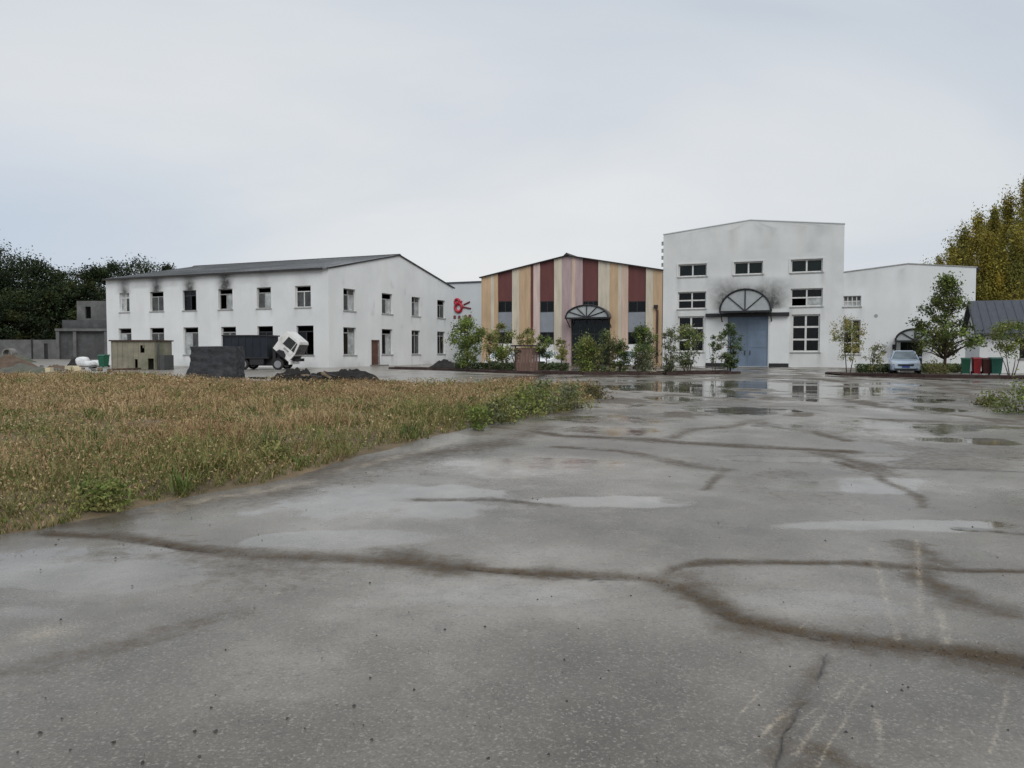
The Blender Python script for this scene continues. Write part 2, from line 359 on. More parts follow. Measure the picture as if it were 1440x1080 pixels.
SCRAPES = [([(235,716),(300,700),(360,690),(425,680)], .30), ([(470,664),(560,642),(640,620)], .22), ([(0,905),(60,890)], .25), ([(1025,1025),(1070,975)], .008), ([(1120,1060),(1200,955)], .016), ([(1060,1050),(1110,1000)], .02), ([(1140,870),(1125,885)], .008), ([(1395,1060),(1420,960)], .012), ([(1290,760),(1296,900)], .035), ([(1225,770),(1262,900)], .03), ([(1320,860),(1330,905)], .05),
 ([(1150,1080),(1225,950)], .009), ([(300,848),(440,828),(540,815)], .010), ([(30,815),(130,803)], .012), ([(880,772),(950,778)], .02), ([(1250,672),(1275,690)], .03), ([(200,1010),(420,960)], .004), ([(1040,1075),(1180,975)], .006), ([(1230,1000),(1240,1075)], .02)]
# standing water: centre px, half sizes px, strength
PONDS = [(110,805,210,38,1.0), (200,772,110,9,1.0), (560,705,170,30,.6), (480,760,120,14,.7), (1230,740,180,9,.8), (860,708,110,8,.7), (720,655,160,16,.5), (1130,645,130,5,.95), (900,605,120,6,.5),
 (1130,546,64,11,1.3), (970,546,52,11,1.3), (1060,578,90,6,.8), (1240,600,160,10,.6), (820,590,60,5,.8), (1290,575,80,5,.8), (720,840,150,14,.5), (1150,850,120,18,.5), (40,860,60,14,.5), (1350,620,90,6,.8), (1040,540,160,6,.7), (900,545,50,5,.9), (1230,548,60,5,.9), (700,533,90,2,.7), (1180,680,160,12,.6)]
def yard_fields(X, Y):
    w1 = (fbm(X*.9+3, Y*.9+8, 4)-.5); w2 = (fbm(X*.9+40, Y*.9-20, 4)-.5); r = np.hypot(X, Y)
    wa = np.clip(.05+.012*r, 0, .5)
    Xw = X+w1*wa*2; Yw = Y+w2*wa*2
    dirt = np.zeros_like(X); groove = np.zeros_like(X)
    brk = .55+.9*fbm(X*1.6, Y*1.6, 4)
    for px0, (pts, w, s, dep) in enumerate(BANDS):
        d = seg_dist(Xw, Yw, gp(pts)); we = w*1.75*(.40+1.2*fbm(X*1.9+px0, Y*1.9, 5)); e = np.exp(-(d/we)**2)
        dirt = np.maximum(dirt, s*e*np.clip(brk, .3, 1.2)); groove = np.maximum(groove, dep*np.exp(-(d/(w*.5))**2))
    crack = np.zeros_like(X)
    jx = X+(vnoise(X*9, Y*9)-.5)*.05; jy = Y+(vnoise(X*9+50, Y*9)-.5)*.05
    for pts, w in CRACKS:
        d = seg_dist(jx, jy, gp(pts)); crack = np.maximum(crack, np.exp(-(d/w)**2)*np.clip(2.2*vnoise(X*3, Y*3)-.1, .2, 1))
    scr = np.zeros_like(X)
    for pts, w in SCRAPES:
        d = seg_dist(X+(vnoise(X*5, Y*5)-.5)*.02, Y, gp(pts)); scr = np.maximum(scr, np.exp(-(d/(w*.55))**2)*np.clip(2.0*fbm(X*9, Y*9, 3)-.4, 0, 1))
    r2 = np.clip((r-10)/16, 0, 1)
    base = fbm(X*.42+11, Y*.30+5, 5); brk2 = fbm(X*1.1+90, Y*.8-40, 5)
    wet = np.clip((base-.52)*6+(brk2-.5)*3, 0, 1)*.8*(.25+.75*r2)
    pond_sheen = np.zeros_like(X)  # sky reflection on the near ponds, painted in as a paler concrete tone
    for px, py, a, b, s in PONDS:
        c = G(px, py); rx = a/F*c.y; ry = b*c.y/max(py-492, 8)
        q = ((Xw-c.x)/rx)**2+((Yw-c.y)/ry)**2; k = s*np.clip((1.15-q)*1.5+(5.0 if c.y < 22 else 2.4)*(fbm(X*1.3+py, Y*1.0, 5)-.5), 0, 1)*np.clip(2.2-q, 0, 1); wet = np.maximum(wet, k)
        if c.y < 14: pond_sheen = np.maximum(pond_sheen, s*np.clip(1.2-q, 0, 1)*np.clip(.3+1.4*fbm(X*1.7, Y*1.3+3, 4), 0, 1))
    xl = (X/np.maximum(Y, 1)); leftyard = np.clip((-.02-xl)*12, 0, 1)*np.clip((Y-30)/6, 0, 1)
    wet = wet*(1-.9*leftyard)
    nd = np.clip((fbm(X*.7-30, Y*.5+60, 5)-.56)*4, 0, .5)*np.clip((r-5)/6, .25, 1); dirt = np.maximum(dirt, nd*(1-.8*pond_sheen))
    nf = np.clip((fbm(X*.9+21, Y*.55-77, 5)-.55)*9, 0, .85)*np.clip((r-11)/8, 0, 1)*(1-leftyard); dirt = np.maximum(dirt, nf*(1-wet))
    wet = wet*(1-.75*np.clip(dirt, 0, 1))
    tone = .45+(1.2+.8*r2)*(fbm(X*.6+7, Y*.6-3, 5)-.5)+.6*(fbm(X*3, Y*3, 4)-.5)+.15*np.clip((r-5)/10, 0, 1)+.28*pond_sheen+.55*leftyard
    h = .03*(fbm(X*.22, Y*.22, 3)-.5)-groove-.008*crack+.004*(fbm(X*2.2, Y*2.2, 3)-.5)*(1-wet)
    return np.clip(dirt, 0, 1), np.clip(wet, 0, 1), np.clip(crack, 0, 1), np.clip(scr, 0, 1), tone, h
nr, na = 760, 620
rr = 1.1*np.exp(np.linspace(0, math.log(150/1.1), nr)); aa = np.linspace(R(-52), R(52), na)
RR, AA = np.meshgrid(rr, aa, indexing='ij'); X = RR*np.sin(AA); Y = RR*np.cos(AA)
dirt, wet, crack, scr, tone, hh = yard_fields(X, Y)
V = np.stack([X, Y, hh], -1).reshape(-1, 3)
idx = np.arange(nr*na).reshape(nr, na)
Fc = np.stack([idx[:-1, :-1], idx[:-1, 1:], idx[1:, 1:], idx[1:, :-1]], -1).reshape(-1, 4)
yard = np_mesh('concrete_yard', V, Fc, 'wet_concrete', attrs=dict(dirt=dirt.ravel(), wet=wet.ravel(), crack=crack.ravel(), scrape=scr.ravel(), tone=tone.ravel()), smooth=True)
tag(yard, kind='structure')

# loose grit on the concrete
def pebbles(name, mat, n, smin, smax, label, ring):
    Vs, Fs = [], []
    base = np.array([(1,0,0),(-.5,.87,0),(-.5,-.87,0),(.3,.2,.75),(-.25,.1,.7)], float)
    fc = np.array([(0,1,3),(1,4,3),(1,2,4),(2,0,3),(2,3,4)])
    k = 0
    while k < n:
        r = ring[0]*math.exp(rng.random()*math.log(ring[1]/ring[0])); a = R(rng.uniform(-42, 42)); x, y = r*math.sin(a), r*math.cos(a)
        if x < -4+(y-6)*.36-.3: continue
        s = smin+(smax-smin)*rng.random()**5
        th = rng.random()*6.28; rot = np.array([[math.cos(th), -math.sin(th), 0], [math.sin(th), math.cos(th), 0], [0, 0, 1]])
        Vs.append((base*rng.uniform(.6, 1.3, (5, 3))*s)@rot.T+np.array([x, y, .006])); Fs.append(fc+5*k); k += 1
    tag(np_mesh(name, np.vstack(Vs), np.vstack(Fs), mat), label, 'grit', kind='stuff')
pebbles('dark_grit', 'pebble_dark', 800, .0025, .012, 'dark loose stones scattered over the wet concrete yard', (2.3, 16))
pebbles('pale_grit', 'pebble_pale', 500, .0015, .008, 'pale loose stone chips scattered over the wet concrete yard', (2.3, 14))

def joint_gravel():
    base = np.array([(1,0,0),(-.5,.87,0),(-.5,-.87,0),(.3,.2,.75),(-.25,.1,.7)], float); fc = np.array([(0,1,3),(1,4,3),(1,2,4),(2,0,3),(2,3,4)])
    Vs, Fs = [], []; k = 0
    for pts, w, n in ((BANDS[0][0], .11, 900), (BANDS[3][0], .12, 500), (BANDS[4][0], .06, 350), ([(1088,1090),(1130,1010),(1168,930)], .05, 160), (BANDS[2][0], .1, 150)):
        P_ = [Vector(p) for p in gp(pts)]
        for _ in range(n):
            i = rng.integers(0, len(P_)-1); q = P_[i].lerp(P_[i+1], rng.random())+Vector((rng.normal()*w, rng.normal()*w)); sz = .0025+.009*rng.random()**4; th = rng.random()*6.28
            rot = np.array([[math.cos(th), -math.sin(th), 0], [math.sin(th), math.cos(th), 0], [0, 0, 1]])
            Vs.append((base*rng.uniform(.6, 1.3, (5, 3))*sz)@rot.T+np.array([q.x, q.y, -.004+.004*rng.random()])); Fs.append(fc+5*k); k += 1
    tag(np_mesh('joint_gravel', np.vstack(Vs), np.vstack(Fs), 'mound_brown'), 'brown gravel washed into the silted joints of the yard', 'gravel', kind='stuff')
joint_gravel()

# ------------------------------------------------------------------ dry field
EDGE = [(-260,800),(-120,772),(0,750),(60,742),(115,728),(140,724),(210,708),(300,690),(345,684),(400,673),(460,655),(520,638),(580,621),(650,603),(700,594),(750,585),(800,578),(832,565),(846,556)]
FAR = [(835,549),(790,545),(700,543),(600,543),(545,543),(450,543),(345,541),(300,538),(200,530),(100,527),(0,526),(-300,524)]
poly = [tuple(G(*p).xy) for p in EDGE+FAR]
poly = np.array(poly)
def inside(x, y):
    c = np.zeros(x.shape, bool); j = len(poly)-1
    for i in range(len(poly)):
        xi, yi = poly[i]; xj, yj = poly[j]
        c ^= ((yi > y) != (yj > y)) & (x < (xj-xi)*(y-yi)/(yj-yi+1e-12)+xi); j = i
    return c
edge_pts = [tuple(p) for p in poly[:len(EDGE)]]; ring_pts = [tuple(p) for p in poly]+[tuple(poly[0])]
gx_, gy_ = np.meshgrid(np.arange(-62, 8, .22), np.arange(3.5, 56, .22), indexing='ij')
dd = seg_dist(gx_, gy_, ring_pts)+.5*(fbm(gx_*1.3, gy_*1.3, 3)-.5)*.5; sgn = inside(gx_, gy_)
sd_ = np.where(sgn, 1, -1)*seg_dist(gx_, gy_, ring_pts)+.35*(fbm(gx_*2.2, gy_*2.2, 3)-.5)
zf = np.clip(sd_*.12, -.09, .07)+.04*(fbm(gx_*.8, gy_*.8, 4)-.5)*np.clip(sd_*2, 0, 1)
I = np.arange(gx_.size).reshape(gx_.shape); near = zf > -.085
quad = np.stack([I[:-1, :-1], I[1:, :-1], I[1:, 1:], I[:-1, 1:]], -1).reshape(-1, 4)
keep = near.ravel()[quad].all(1); quad = quad[keep]
used, inv = np.unique(quad, return_inverse=True)
tag(np_mesh('field_soil', np.stack([gx_.ravel(), gy_.ravel(), zf.ravel()], -1)[used], inv.reshape(-1, 4), 'field_soil', smooth=True), kind='structure')

def leaf_cloud(P, size, cols, up=.0):
    n = len(P); d1 = rng.normal(size=(n, 3)); d1[:, 2] *= (1-up); d1 /= np.linalg.norm(d1, axis=1)[:, None]
    d2 = rng.normal(size=(n, 3)); d2 -= (d2*d1).sum(1)[:, None]*d1; d2 /= np.linalg.norm(d2, axis=1)[:, None]
    s = (size*(.55+.9*rng.random(n)))[:, None]
    V = np.stack([P-d1*s, P+d2*s*.45, P+d1*s, P-d2*s*.45], 1).reshape(-1, 3)
    return V, np.arange(4*n).reshape(-1, 4), np.repeat(cols, 4, 0)
def blades(x, y, z, h, w, lean, col, tipcol):
    """curved grass blades: five vertices, quad+tri drawn as 3 triangles"""
    n = len(x); th = rng.random(n)*2*math.pi; ph = rng.random(n)*2*math.pi
    ux, uy = np.cos(th)*w/2, np.sin(th)*w/2; lx, ly = np.cos(ph)*lean*h, np.sin(ph)*lean*h
    P = np.zeros((n, 5, 3)); b = np.stack([x, y, z], -1)
    P[:, 0] = b+np.stack([-ux, -uy, 0*x], -1); P[:, 1] = b+np.stack([ux, uy, 0*x], -1)
    mid = b+np.stack([lx*.35, ly*.35, h*.6], -1)
    P[:, 2] = mid+np.stack([ux*.75, uy*.75, 0*x], -1); P[:, 3] = mid-np.stack([ux*.75, uy*.75, 0*x], -1)
    P[:, 4] = b+np.stack([lx, ly, h*(1-.42*lean)], -1)
    k = np.arange(n)[:, None]*5
    Fc = np.concatenate([k+np.array([[0, 1, 2]]), k+np.array([[0, 2, 3]]), k+np.array([[3, 2, 4]])], 0)
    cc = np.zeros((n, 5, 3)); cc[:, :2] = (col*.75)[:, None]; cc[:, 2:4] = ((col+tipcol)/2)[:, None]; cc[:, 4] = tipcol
    return P.reshape(-1, 3), Fc, cc.reshape(-1, 3)
NB = 560000
r = 5+47*rng.random(NB)**1.15; a = R(-64)+R(76)*rng.random(NB); x = r*np.sin(a); y = r*np.cos(a)
# tufts: pull blades towards shared centres
cell = .16+.006*r; tx = np.round(x/cell)*cell; ty = np.round(y/cell)*cell
ja = (np.sin(tx*127.1+ty*311.7)*43758.5) % 1; jb = (np.sin(tx*269.5+ty*183.3)*43758.5) % 1
x = x*.55+.45*(tx+(ja-.5)*cell); y = y*.55+.45*(ty+(jb-.5)*cell)
k = inside(x+.5*(fbm(x*1.4+3, y*1.4, 3)-.5), y+1.0*(fbm(x*1.4+31, y*1.4, 3)-.5)); x, y, r, ja, jb = x[k], y[k], r[k], ja[k], jb[k]
ed = seg_dist(x, y, edge_pts)
thin = fbm(x*.55, y*.55, 4); k = rng.random(len(x)) < np.clip(.72+4.5*(thin-.45)+.5*np.exp(-(ed/.6)**2), .12, 1)
x, y, r, ja, jb, ed = x[k], y[k], r[k], ja[k], jb[k], ed[k]
gpatch = fbm(x*.24+5, y*.24+9, 4); tall = fbm(x*.5+50, y*.5, 4)
dr = np.clip((r-14)/16, 0, 1)
green = np.clip((gpatch-.48+.20*np.exp(-(ed/3.0)**2)-.17*dr+.40*(ja-.5)+.10*(tall-.4))*6, 0, 1)*.85
straw = np.array([.50, .375, .205]); brown = np.array([.31, .195, .10]); grn = np.array([.13, .155, .045]); olive = np.array([.26, .235, .085])
u = rng.random(len(x))[:, None]; jbn = jb[:, None]
mixd = np.clip(jbn*.7+1.6*(fbm(x*.45, y*.45, 4)-.42)[:, None]+.3*(u-.5), 0, 1); dry = straw*(1-mixd)+brown*mixd; dry = dry*(.65+.6*rng.random(len(x)))[:, None]
gr = (grn*(1-u*.5)+olive*u*.5)*(.65+.7*rng.random(len(x)))[:, None]
pick = (rng.random(len(x)) < green)[:, None]
col = np.where(pick, gr, dry); tip = np.where(pick, gr*1.1+np.array([.05, .03, 0])*u, dry*1.2)
clumpy = fbm(x*1.5+80, y*1.5, 3); h = (.055+.15*rng.random(len(x))**2+.55*np.clip(tall-.46, 0, 1))*(.4+1.2*jb)*np.clip(.05+1.9*clumpy, .3, 2)*np.clip(.6+ed*.6, .6, 1)
w = (.0032+.00055*r)*(.7+.7*rng.random(len(x)))
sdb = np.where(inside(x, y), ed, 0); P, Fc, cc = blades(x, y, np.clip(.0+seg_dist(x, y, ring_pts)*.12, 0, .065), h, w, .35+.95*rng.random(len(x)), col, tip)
# taller weeds standing out of the sward
NT = 420; rt = 6+36*rng.random(NT)**1.1; at_ = R(-60)+R(72)*rng.random(NT); xt, yt = rt*np.sin(at_), rt*np.cos(at_); k = inside(xt, yt); xt, yt, rt = xt[k], yt[k], rt[k]
m_ = 46; ci = np.repeat(np.arange(len(xt)), m_); n_ = len(ci); kind = rng.integers(0, 4, len(xt))
cT = np.array([[.10,.14,.035],[.18,.185,.06],[.36,.26,.13],[.075,.105,.032]])[kind]*(.7+.6*rng.random(len(xt)))[:, None]
sT = (.04+.10*rng.random(len(xt)))[ci]; hT = (.16+.26*rng.random(len(xt))**1.5)[ci]*(.45+.7*rng.random(n_))
P2, F2_, c2 = blades(xt[ci]+rng.normal(size=n_)*sT, yt[ci]+rng.normal(size=n_)*sT, np.full(n_, .05), hT, (.005+.0006*rt)[ci]*(.7+.8*rng.random(n_)), .2+.9*rng.random(n_), cT[ci]*(.7+.5*rng.random(n_))[:, None], cT[ci]*1.25)
Fc = np.vstack([Fc, F2_+len(P)]); P = np.vstack([P, P2]); cc = np.vstack([cc, c2])
# seed heads, dead leaves and broad weed leaves mixed into the sward
NL = 190000; rl_ = 5.5+42*rng.random(NL)**1.2; al = R(-62)+R(74)*rng.random(NL); xl_ = rl_*np.sin(al); yl_ = rl_*np.cos(al); k = inside(xl_, yl_); xl_, yl_, rl_ = xl_[k], yl_[k], rl_[k]
wp = fbm(xl_*.7+9, yl_*.7+33, 4); gsel = rng.random(len(xl_)) < np.clip((wp-.42)*3.5-.35*np.clip((rl_-12)/12, 0, 1)+.15, 0, .85)
pal = np.array([[.40,.30,.16],[.34,.23,.115],[.47,.37,.21],[.25,.16,.08]]); gal = np.array([[.12,.17,.045],[.17,.20,.06],[.09,.125,.04],[.24,.26,.09]])
lc = np.where(gsel[:, None], gal[rng.integers(0, 4, len(xl_))], pal[rng.integers(0, 4, len(xl_))])*(.7+.5*rng.random(len(xl_)))[:, None]
zl_ = .05+(.05+.26*rng.random(len(xl_))**1.3)*(.6+.8*fbm(xl_*1.5+80, yl_*1.5, 3))*np.clip(.4+seg_dist(xl_, yl_, edge_pts)*.8, .4, 1)*(.3+1.4*fbm(xl_*.55, yl_*.55, 4))
Vl, Fl, Cl = leaf_cloud(np.stack([xl_, yl_, zl_], -1), (.006+.00085*rl_)*(.6+.8*rng.random(len(xl_))), lc)
Fl3 = np.concatenate([Fl[:, [0, 1, 2]], Fl[:, [0, 2, 3]]], 0)+len(P); P = np.vstack([P, Vl]); Fc = np.vstack([Fc, Fl3]); cc = np.vstack([cc, Cl])
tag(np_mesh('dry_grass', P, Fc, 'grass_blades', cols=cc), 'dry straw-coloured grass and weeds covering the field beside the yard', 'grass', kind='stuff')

# ------------------------------------------------------------------ plants
PROF = {
 'round': lambda t: np.sqrt(np.clip(1-(2*t-1)**2, 0, 1))*.95+.05,
 'cone': lambda t: np.minimum(1.15*(1-t)**.9, .5+4*t)+.05,
 'column': lambda t: np.clip(np.minimum(1, t*5+.3)*(1-t**3.5), .04, 1),
 'vase': lambda t: np.clip(.35+.8*t, 0, 1)*np.sqrt(np.clip(1-(np.clip(t, .6, 1)-.6)**2/.17, .03, 1)),
 'bush': lambda t: np.sqrt(np.clip(1-t**2.2, 0, 1))*(.7+.3*np.clip(t*4, 0, 1))}
def tree(name, label, cat, base, height, width, z0=.25, shape='round', n=3500, leaf=.09, cols=((.05,.07,.02),), bark='bark', trunk=.06, clumps=45, stems=1, group=None, lean=0, spread=.16, limbs=9, droop=0):
    root = thing(name, label, cat, base, random.uniform(0, 6.28), group)
    prof = PROF[shape]; H0 = height*z0; HC = height-H0; W = width/2
    t = rng.random(clumps)**.9; th = rng.random(clumps)*2*math.pi; rad = np.sqrt(rng.random(clumps))*W*prof(t)*(.75+.4*rng.random(clumps))
    cx, cy, cz = rad*np.cos(th), rad*np.sin(th), H0+t*HC
    mbt = MB()
    for s in range(stems):
        aa_ = s*2.4; off = (0 if stems == 1 else .06*width); x0, y0 = off*math.cos(aa_), off*math.sin(aa_); top = height*(.92 if stems == 1 else random.uniform(.6, .9))
        sx, sy = (0, 0) if stems == 1 else (math.cos(aa_)*W*.5, math.sin(aa_)*W*.5); pts = []
        for q in range(7):
            f = q/6; wob = .03*height*math.sin(f*5+s)*f
            pts.append((x0+sx*f+wob+lean*f*height*.3, y0+sy*f-wob*.6, -.05+f*top))
        mbt.tube(pts, [trunk*(1-.85*q/6)/(1 if stems == 1 else 1.5) for q in range(7)], 7)
    order = np.argsort(-rad)[:limbs]
    for i in order:
        zb = max(H0*.7, cz[i]-.25*height*random.uniform(.4, 1)); zb = min(zb, cz[i]*.95); f = zb/(height*.92); r0 = trunk*(1-.85*min(f, .95))*.6
        mbt.tube([(0, 0, zb), (cx[i]*.5, cy[i]*.5, (zb+cz[i])/2+.02*height), (cx[i], cy[i], cz[i])], [r0, r0*.6, r0*.2], 5)
    mbt.build('trunk', bark, root, True)
    per = rng.multinomial(n, rng.dirichlet(np.full(clumps, 4.0))); ci = np.repeat(np.arange(clumps), per)
    sg = spread*W*(.6+.8*rng.random(clumps))[ci]
    P = np.stack([cx[ci], cy[ci], cz[ci]], -1)+rng.normal(size=(n, 3))*np.stack([sg, sg, sg*(.9 if shape != 'column' else 2.2)], -1)
    if droop: P[:, 2] -= droop*np.hypot(P[:, 0], P[:, 1])**2/W*rng.random(n)
    P[:, 2] = np.maximum(P[:, 2], .04)
    cols = np.array(cols); cl = cols[rng.integers(0, len(cols), clumps)]*(.6+.75*rng.random(clumps))[:, None]
    cc_ = cl[ci]*(.7+.6*rng.random(n))[:, None]
    V, Fq, c4 = leaf_cloud(P, np.full(n, leaf), cc_)
    np_mesh('crown', V, Fq, 'leaves', root, cols=c4)
    return root

# ------------------------------------------------------------------ buildings
UX = Vector((.9186, -.3953, 0)).normalized(); NY = Vector((.3953, .9186, 0)).normalized(); RZ = math.atan2(UX.y, UX.x)
class Face:
    """a vertical wall plane through O along direction u; px -> (s, z)"""
    def __init__(s, O, u): s.O = Vector((O[0], O[1], 0)); s.u = u; s.n = Vector((-u.y, u.x, 0))
    def at(s, px, py):
        d = ray(px, py); t = s.O.dot(s.n)/d.dot(s.n); p = d*t
        return (p-s.O).dot(s.u), CAM_H+p.z
    def rect(s, x0, y0, x1, y1):
        ym, xm = (y0+y1)/2, (x0+x1)/2
        return s.at(x0, ym)[0], s.at(x1, ym)[0], s.at(xm, y1)[1], s.at(xm, y0)[1]     # s0, s1, z0, z1
def fmap(kind, L=0):
    if kind == 'front': return lambda s, d, z: (s, d, z)
    if kind == 'right': return lambda s, d, z: (L-d, s, z)
def wall_mesh(name, parent, mat, fm, s0, s1, z0, z1, holes, th=.3, gable=None, step=.5, soot=None):
    """wall with real openings; gable = (peak_s, peak_z) polygon on top"""
    ss = sorted(set([s0, s1]+[h[0] for h in holes]+[h[1] for h in holes]+list(np.arange(s0+step, s1-.05, step))))
    zs = sorted(set([z0, z1]+[h[2] for h in holes]+[h[3] for h in holes]+list(np.arange(z0+step, z1-.05, step))))
    V, vid, Fq = [], {}, []
    def vert(s, d, z):
        k = (round(s, 4), round(d, 4), round(z, 4))
        if k not in vid: vid[k] = len(V); V.append((s, d, z))
        return vid[k]
    isin = lambda s, z: any(h[0] < s < h[1] and h[2] < z < h[3] for h in holes)
    for a, b in zip(ss[:-1], ss[1:]):
        for c, d in zip(zs[:-1], zs[1:]):
            if isin((a+b)/2, (c+d)/2): continue
            Fq.append([vert(a, 0, c), vert(b, 0, c), vert(b, 0, d), vert(a, 0, d)]); Fq.append([vert(b, th, c), vert(a, th, c), vert(a, th, d), vert(b, th, d)])
    for h in holes:
        a, b, c, d = h[:4]
        for (p, q) in (((a, c), (b, c)), ((b, c), (b, d)), ((b, d), (a, d)), ((a, d), (a, c))):
            Fq.append([vert(*(p[0], 0, p[1])), vert(q[0], 0, q[1]), vert(q[0], th, q[1]), vert(p[0], th, p[1])])
    for (p, q) in (((s0, z0), (s0, z1)), ((s1, z0), (s1, z1))): Fq.append([vert(p[0], 0, p[1]), vert(q[0], 0, q[1]), vert(q[0], th, q[1]), vert(p[0], th, p[1])])
    if gable:
        i = [vert(s, 0, z1) for s in ss]; j = [vert(s, th, z1) for s in ss]; a = vert(gable[0], 0, gable[1]); b = vert(gable[0], th, gable[1])
        Fq += [i+[a], j+[b], [i[0], a, b, j[0]], [i[-1], a, b, j[-1]]]
    else: Fq.append([vert(s0, 0, z1), vert(s1, 0, z1), vert(s1, th, z1), vert(s0, th, z1)])
    me = bpy.data.meshes.new(name); me.from_pydata([fm(*v) for v in V], [], Fq)
    sv = np.zeros(len(V))
    for (cs, cz, wd, up, st) in (soot or []):
        for k, (s, d, z) in enumerate(V):
            dz = z-cz if up > 0 else cz-z
            if dz > -.05: sv[k] = max(sv[k], st*math.exp(-((s-cs)/(wd*(1+.35*max(dz, 0))))**2)*max(0, 1-max(dz, 0)/abs(up))**.7)
    me.attributes.new('soot', 'FLOAT', 'POINT').data.foreach_set('value', sv.astype(np.float32)); me.update()
    return link(name, me, mat, parent)
def mbox(mb, fm, s0, s1, d0, d1, z0, z1):
    vs = [fm(*p) for p in ((s0,d0,z0),(s1,d0,z0),(s1,d1,z0),(s0,d1,z0),(s0,d0,z1),(s1,d0,z1),(s1,d1,z1),(s0,d1,z1))]
    return mb.add(vs, [(3,2,1,0),(4,5,6,7),(0,1,5,4),(1,2,6,5),(2,3,7,6),(3,0,4,7)])
def window(parent, fm, rect, cols=2, rows=1, frame='frame_white', pane='glass_dark', recess=.14, bar=.055, missing=(), sill=True, odd=None, name='window', split=None):
    s0, s1, z0, z1 = rect; mb = MB(); d0, d1 = recess, recess+.06
    zr = [z0+(z1-z0)*t for t in (split or [i/rows for i in range(rows+1)])]
    mbox(mb, fm, s0, s1, d0, d1, z0, z0+bar); mbox(mb, fm, s0, s1, d0, d1, z1-bar, z1)
    mbox(mb, fm, s0, s0+bar, d0, d1, z0+bar, z1-bar); mbox(mb, fm, s1-bar, s1, d0, d1, z0+bar, z1-bar)
    for c in range(1, cols):
        q = s0+(s1-s0)*c/cols
        for r_ in range(rows):
            if (c-1, r_) in missing and (c, r_) in missing: continue
            mbox(mb, fm, q-bar*.6, q+bar*.6, d0-.012, d1-.004, max(zr[r_], z0+bar)+.001*r_, min(zr[r_+1], z1-bar)+.0005*r_)
    for r_ in range(1, rows): q = zr[r_]; mbox(mb, fm, s0+bar, s1-bar, d0+.004, d1-.012, q-bar*.6, q+bar*.6)
    w_ = mb.build(name, frame, parent)
    for c in range(cols):
        for r_ in range(rows):
            if (c, r_) in missing: continue
            a, b = s0+(s1-s0)*c/cols, s0+(s1-s0)*(c+1)/cols; e, f = zr[r_], zr[r_+1]
            pm = MB(); mbox(pm, fm, a+bar*.5, b-bar*.5, d0+.025, d0+.035, e+bar*.5, f-bar*.5)
            pm.build('pane', (odd or {}).get((c, r_), pane), w_)
    if sill:
        sm = MB(); mbox(sm, fm, s0-.08, s1+.08, -.06, recess-.002, z0-.09, z0-.004); sm.build('sill', 'frame_dirty', w_)
    return w_
def arch_canopy(parent, fm, s0, s1, zb, zt, proj=1.3, spokes=5):
    """half-round glazed hood: ring, tie bar, spokes, panels, barrel roof"""
    cs, a, b = (s0+s1)/2, (s1-s0)/2, zt-zb; k = 18
    ang = [math.pi*i/k for i in range(k+1)]
    sheet = MB(); vs = [fm(cs+a*math.cos(t), d, zb+b*math.sin(t)) for d in (-proj-.06, 0) for t in ang]; fs = [(i, i+1, k+2+i, k+1+i) for i in range(k)]
    vs += [fm(cs+(a-.05)*math.cos(t), d, zb+(b-.05)*math.sin(t)) for d in (-proj-.06, 0) for t in ang]; o = 2*(k+1); fs += [(o+i, o+i+1, o+k+2+i, o+k+1+i) for i in range(k)]
    can = sheet.add(vs, fs).build('canopy', 'canopy_sheet', parent)
    ring = MB(); ring.tube([fm(cs+a*math.cos(t), -proj, zb+b*math.sin(t)) for t in ang], .085, 6); ring.build('arch_rib', 'black_metal', can)
    ring = MB(); mbox(ring, fm, s0-.05, s1+.05, -proj-.10, -proj+.08, zb-.14, zb+.02); ring.build('tie_bar', 'black_metal', can)
    for i in range(1, spokes):
        t = math.pi*i/spokes if spokes % 2 else math.pi*i/spokes
        sm = MB(); sm.tube([fm(cs, -proj, zb), fm(cs+a*math.cos(t), -proj, zb+b*math.sin(t))], .05, 6); sm.build('spoke', 'black_metal', can)
    for i in range(spokes):
        q = [math.pi*(i+j/4)/spokes for j in range(5)]
        pm = MB(); pm.prism([(0, 0)]+[(.96*a*math.cos(t), .95*b*math.sin(t)) for t in q], 'y', 0, .02)
        pm.v = [fm(cs+v[0], -proj+.05+v[1], zb+.01+v[2]) for v in pm.v]; pm.build('fan_panel', 'fan_white', can)
    for sx in (s0+.05, s1-.05):
        bm_ = MB(); bm_.tube([fm(sx, 0, zb-.9), fm(sx, -proj, zb-.06)], .05, 6); bm_.build('bracket', 'black_metal', can)
    return can
def shell(parent, L, D, H, mat, back=True, floors=(3.9,)):
    """the sides the photograph does not show, floor slabs inside"""
    mb = MB(); mb.box(0.002, .3, .302, D, 0, H-.01); mb.box(.3, L-.3, D-.3, D, 0, H-.01); mb.build('rear_wall', mat, parent)
    for k, f in enumerate(floors):
        s = MB(); s.box(.3, L-.3, .305, D-.305, f, f+.25); s.build('floor_slab', 'slab', parent)
    s = MB(); s.box(.305, L-.305, 5.0, 5.15, .02, H-.15); s.build('partition', 'interior', parent)

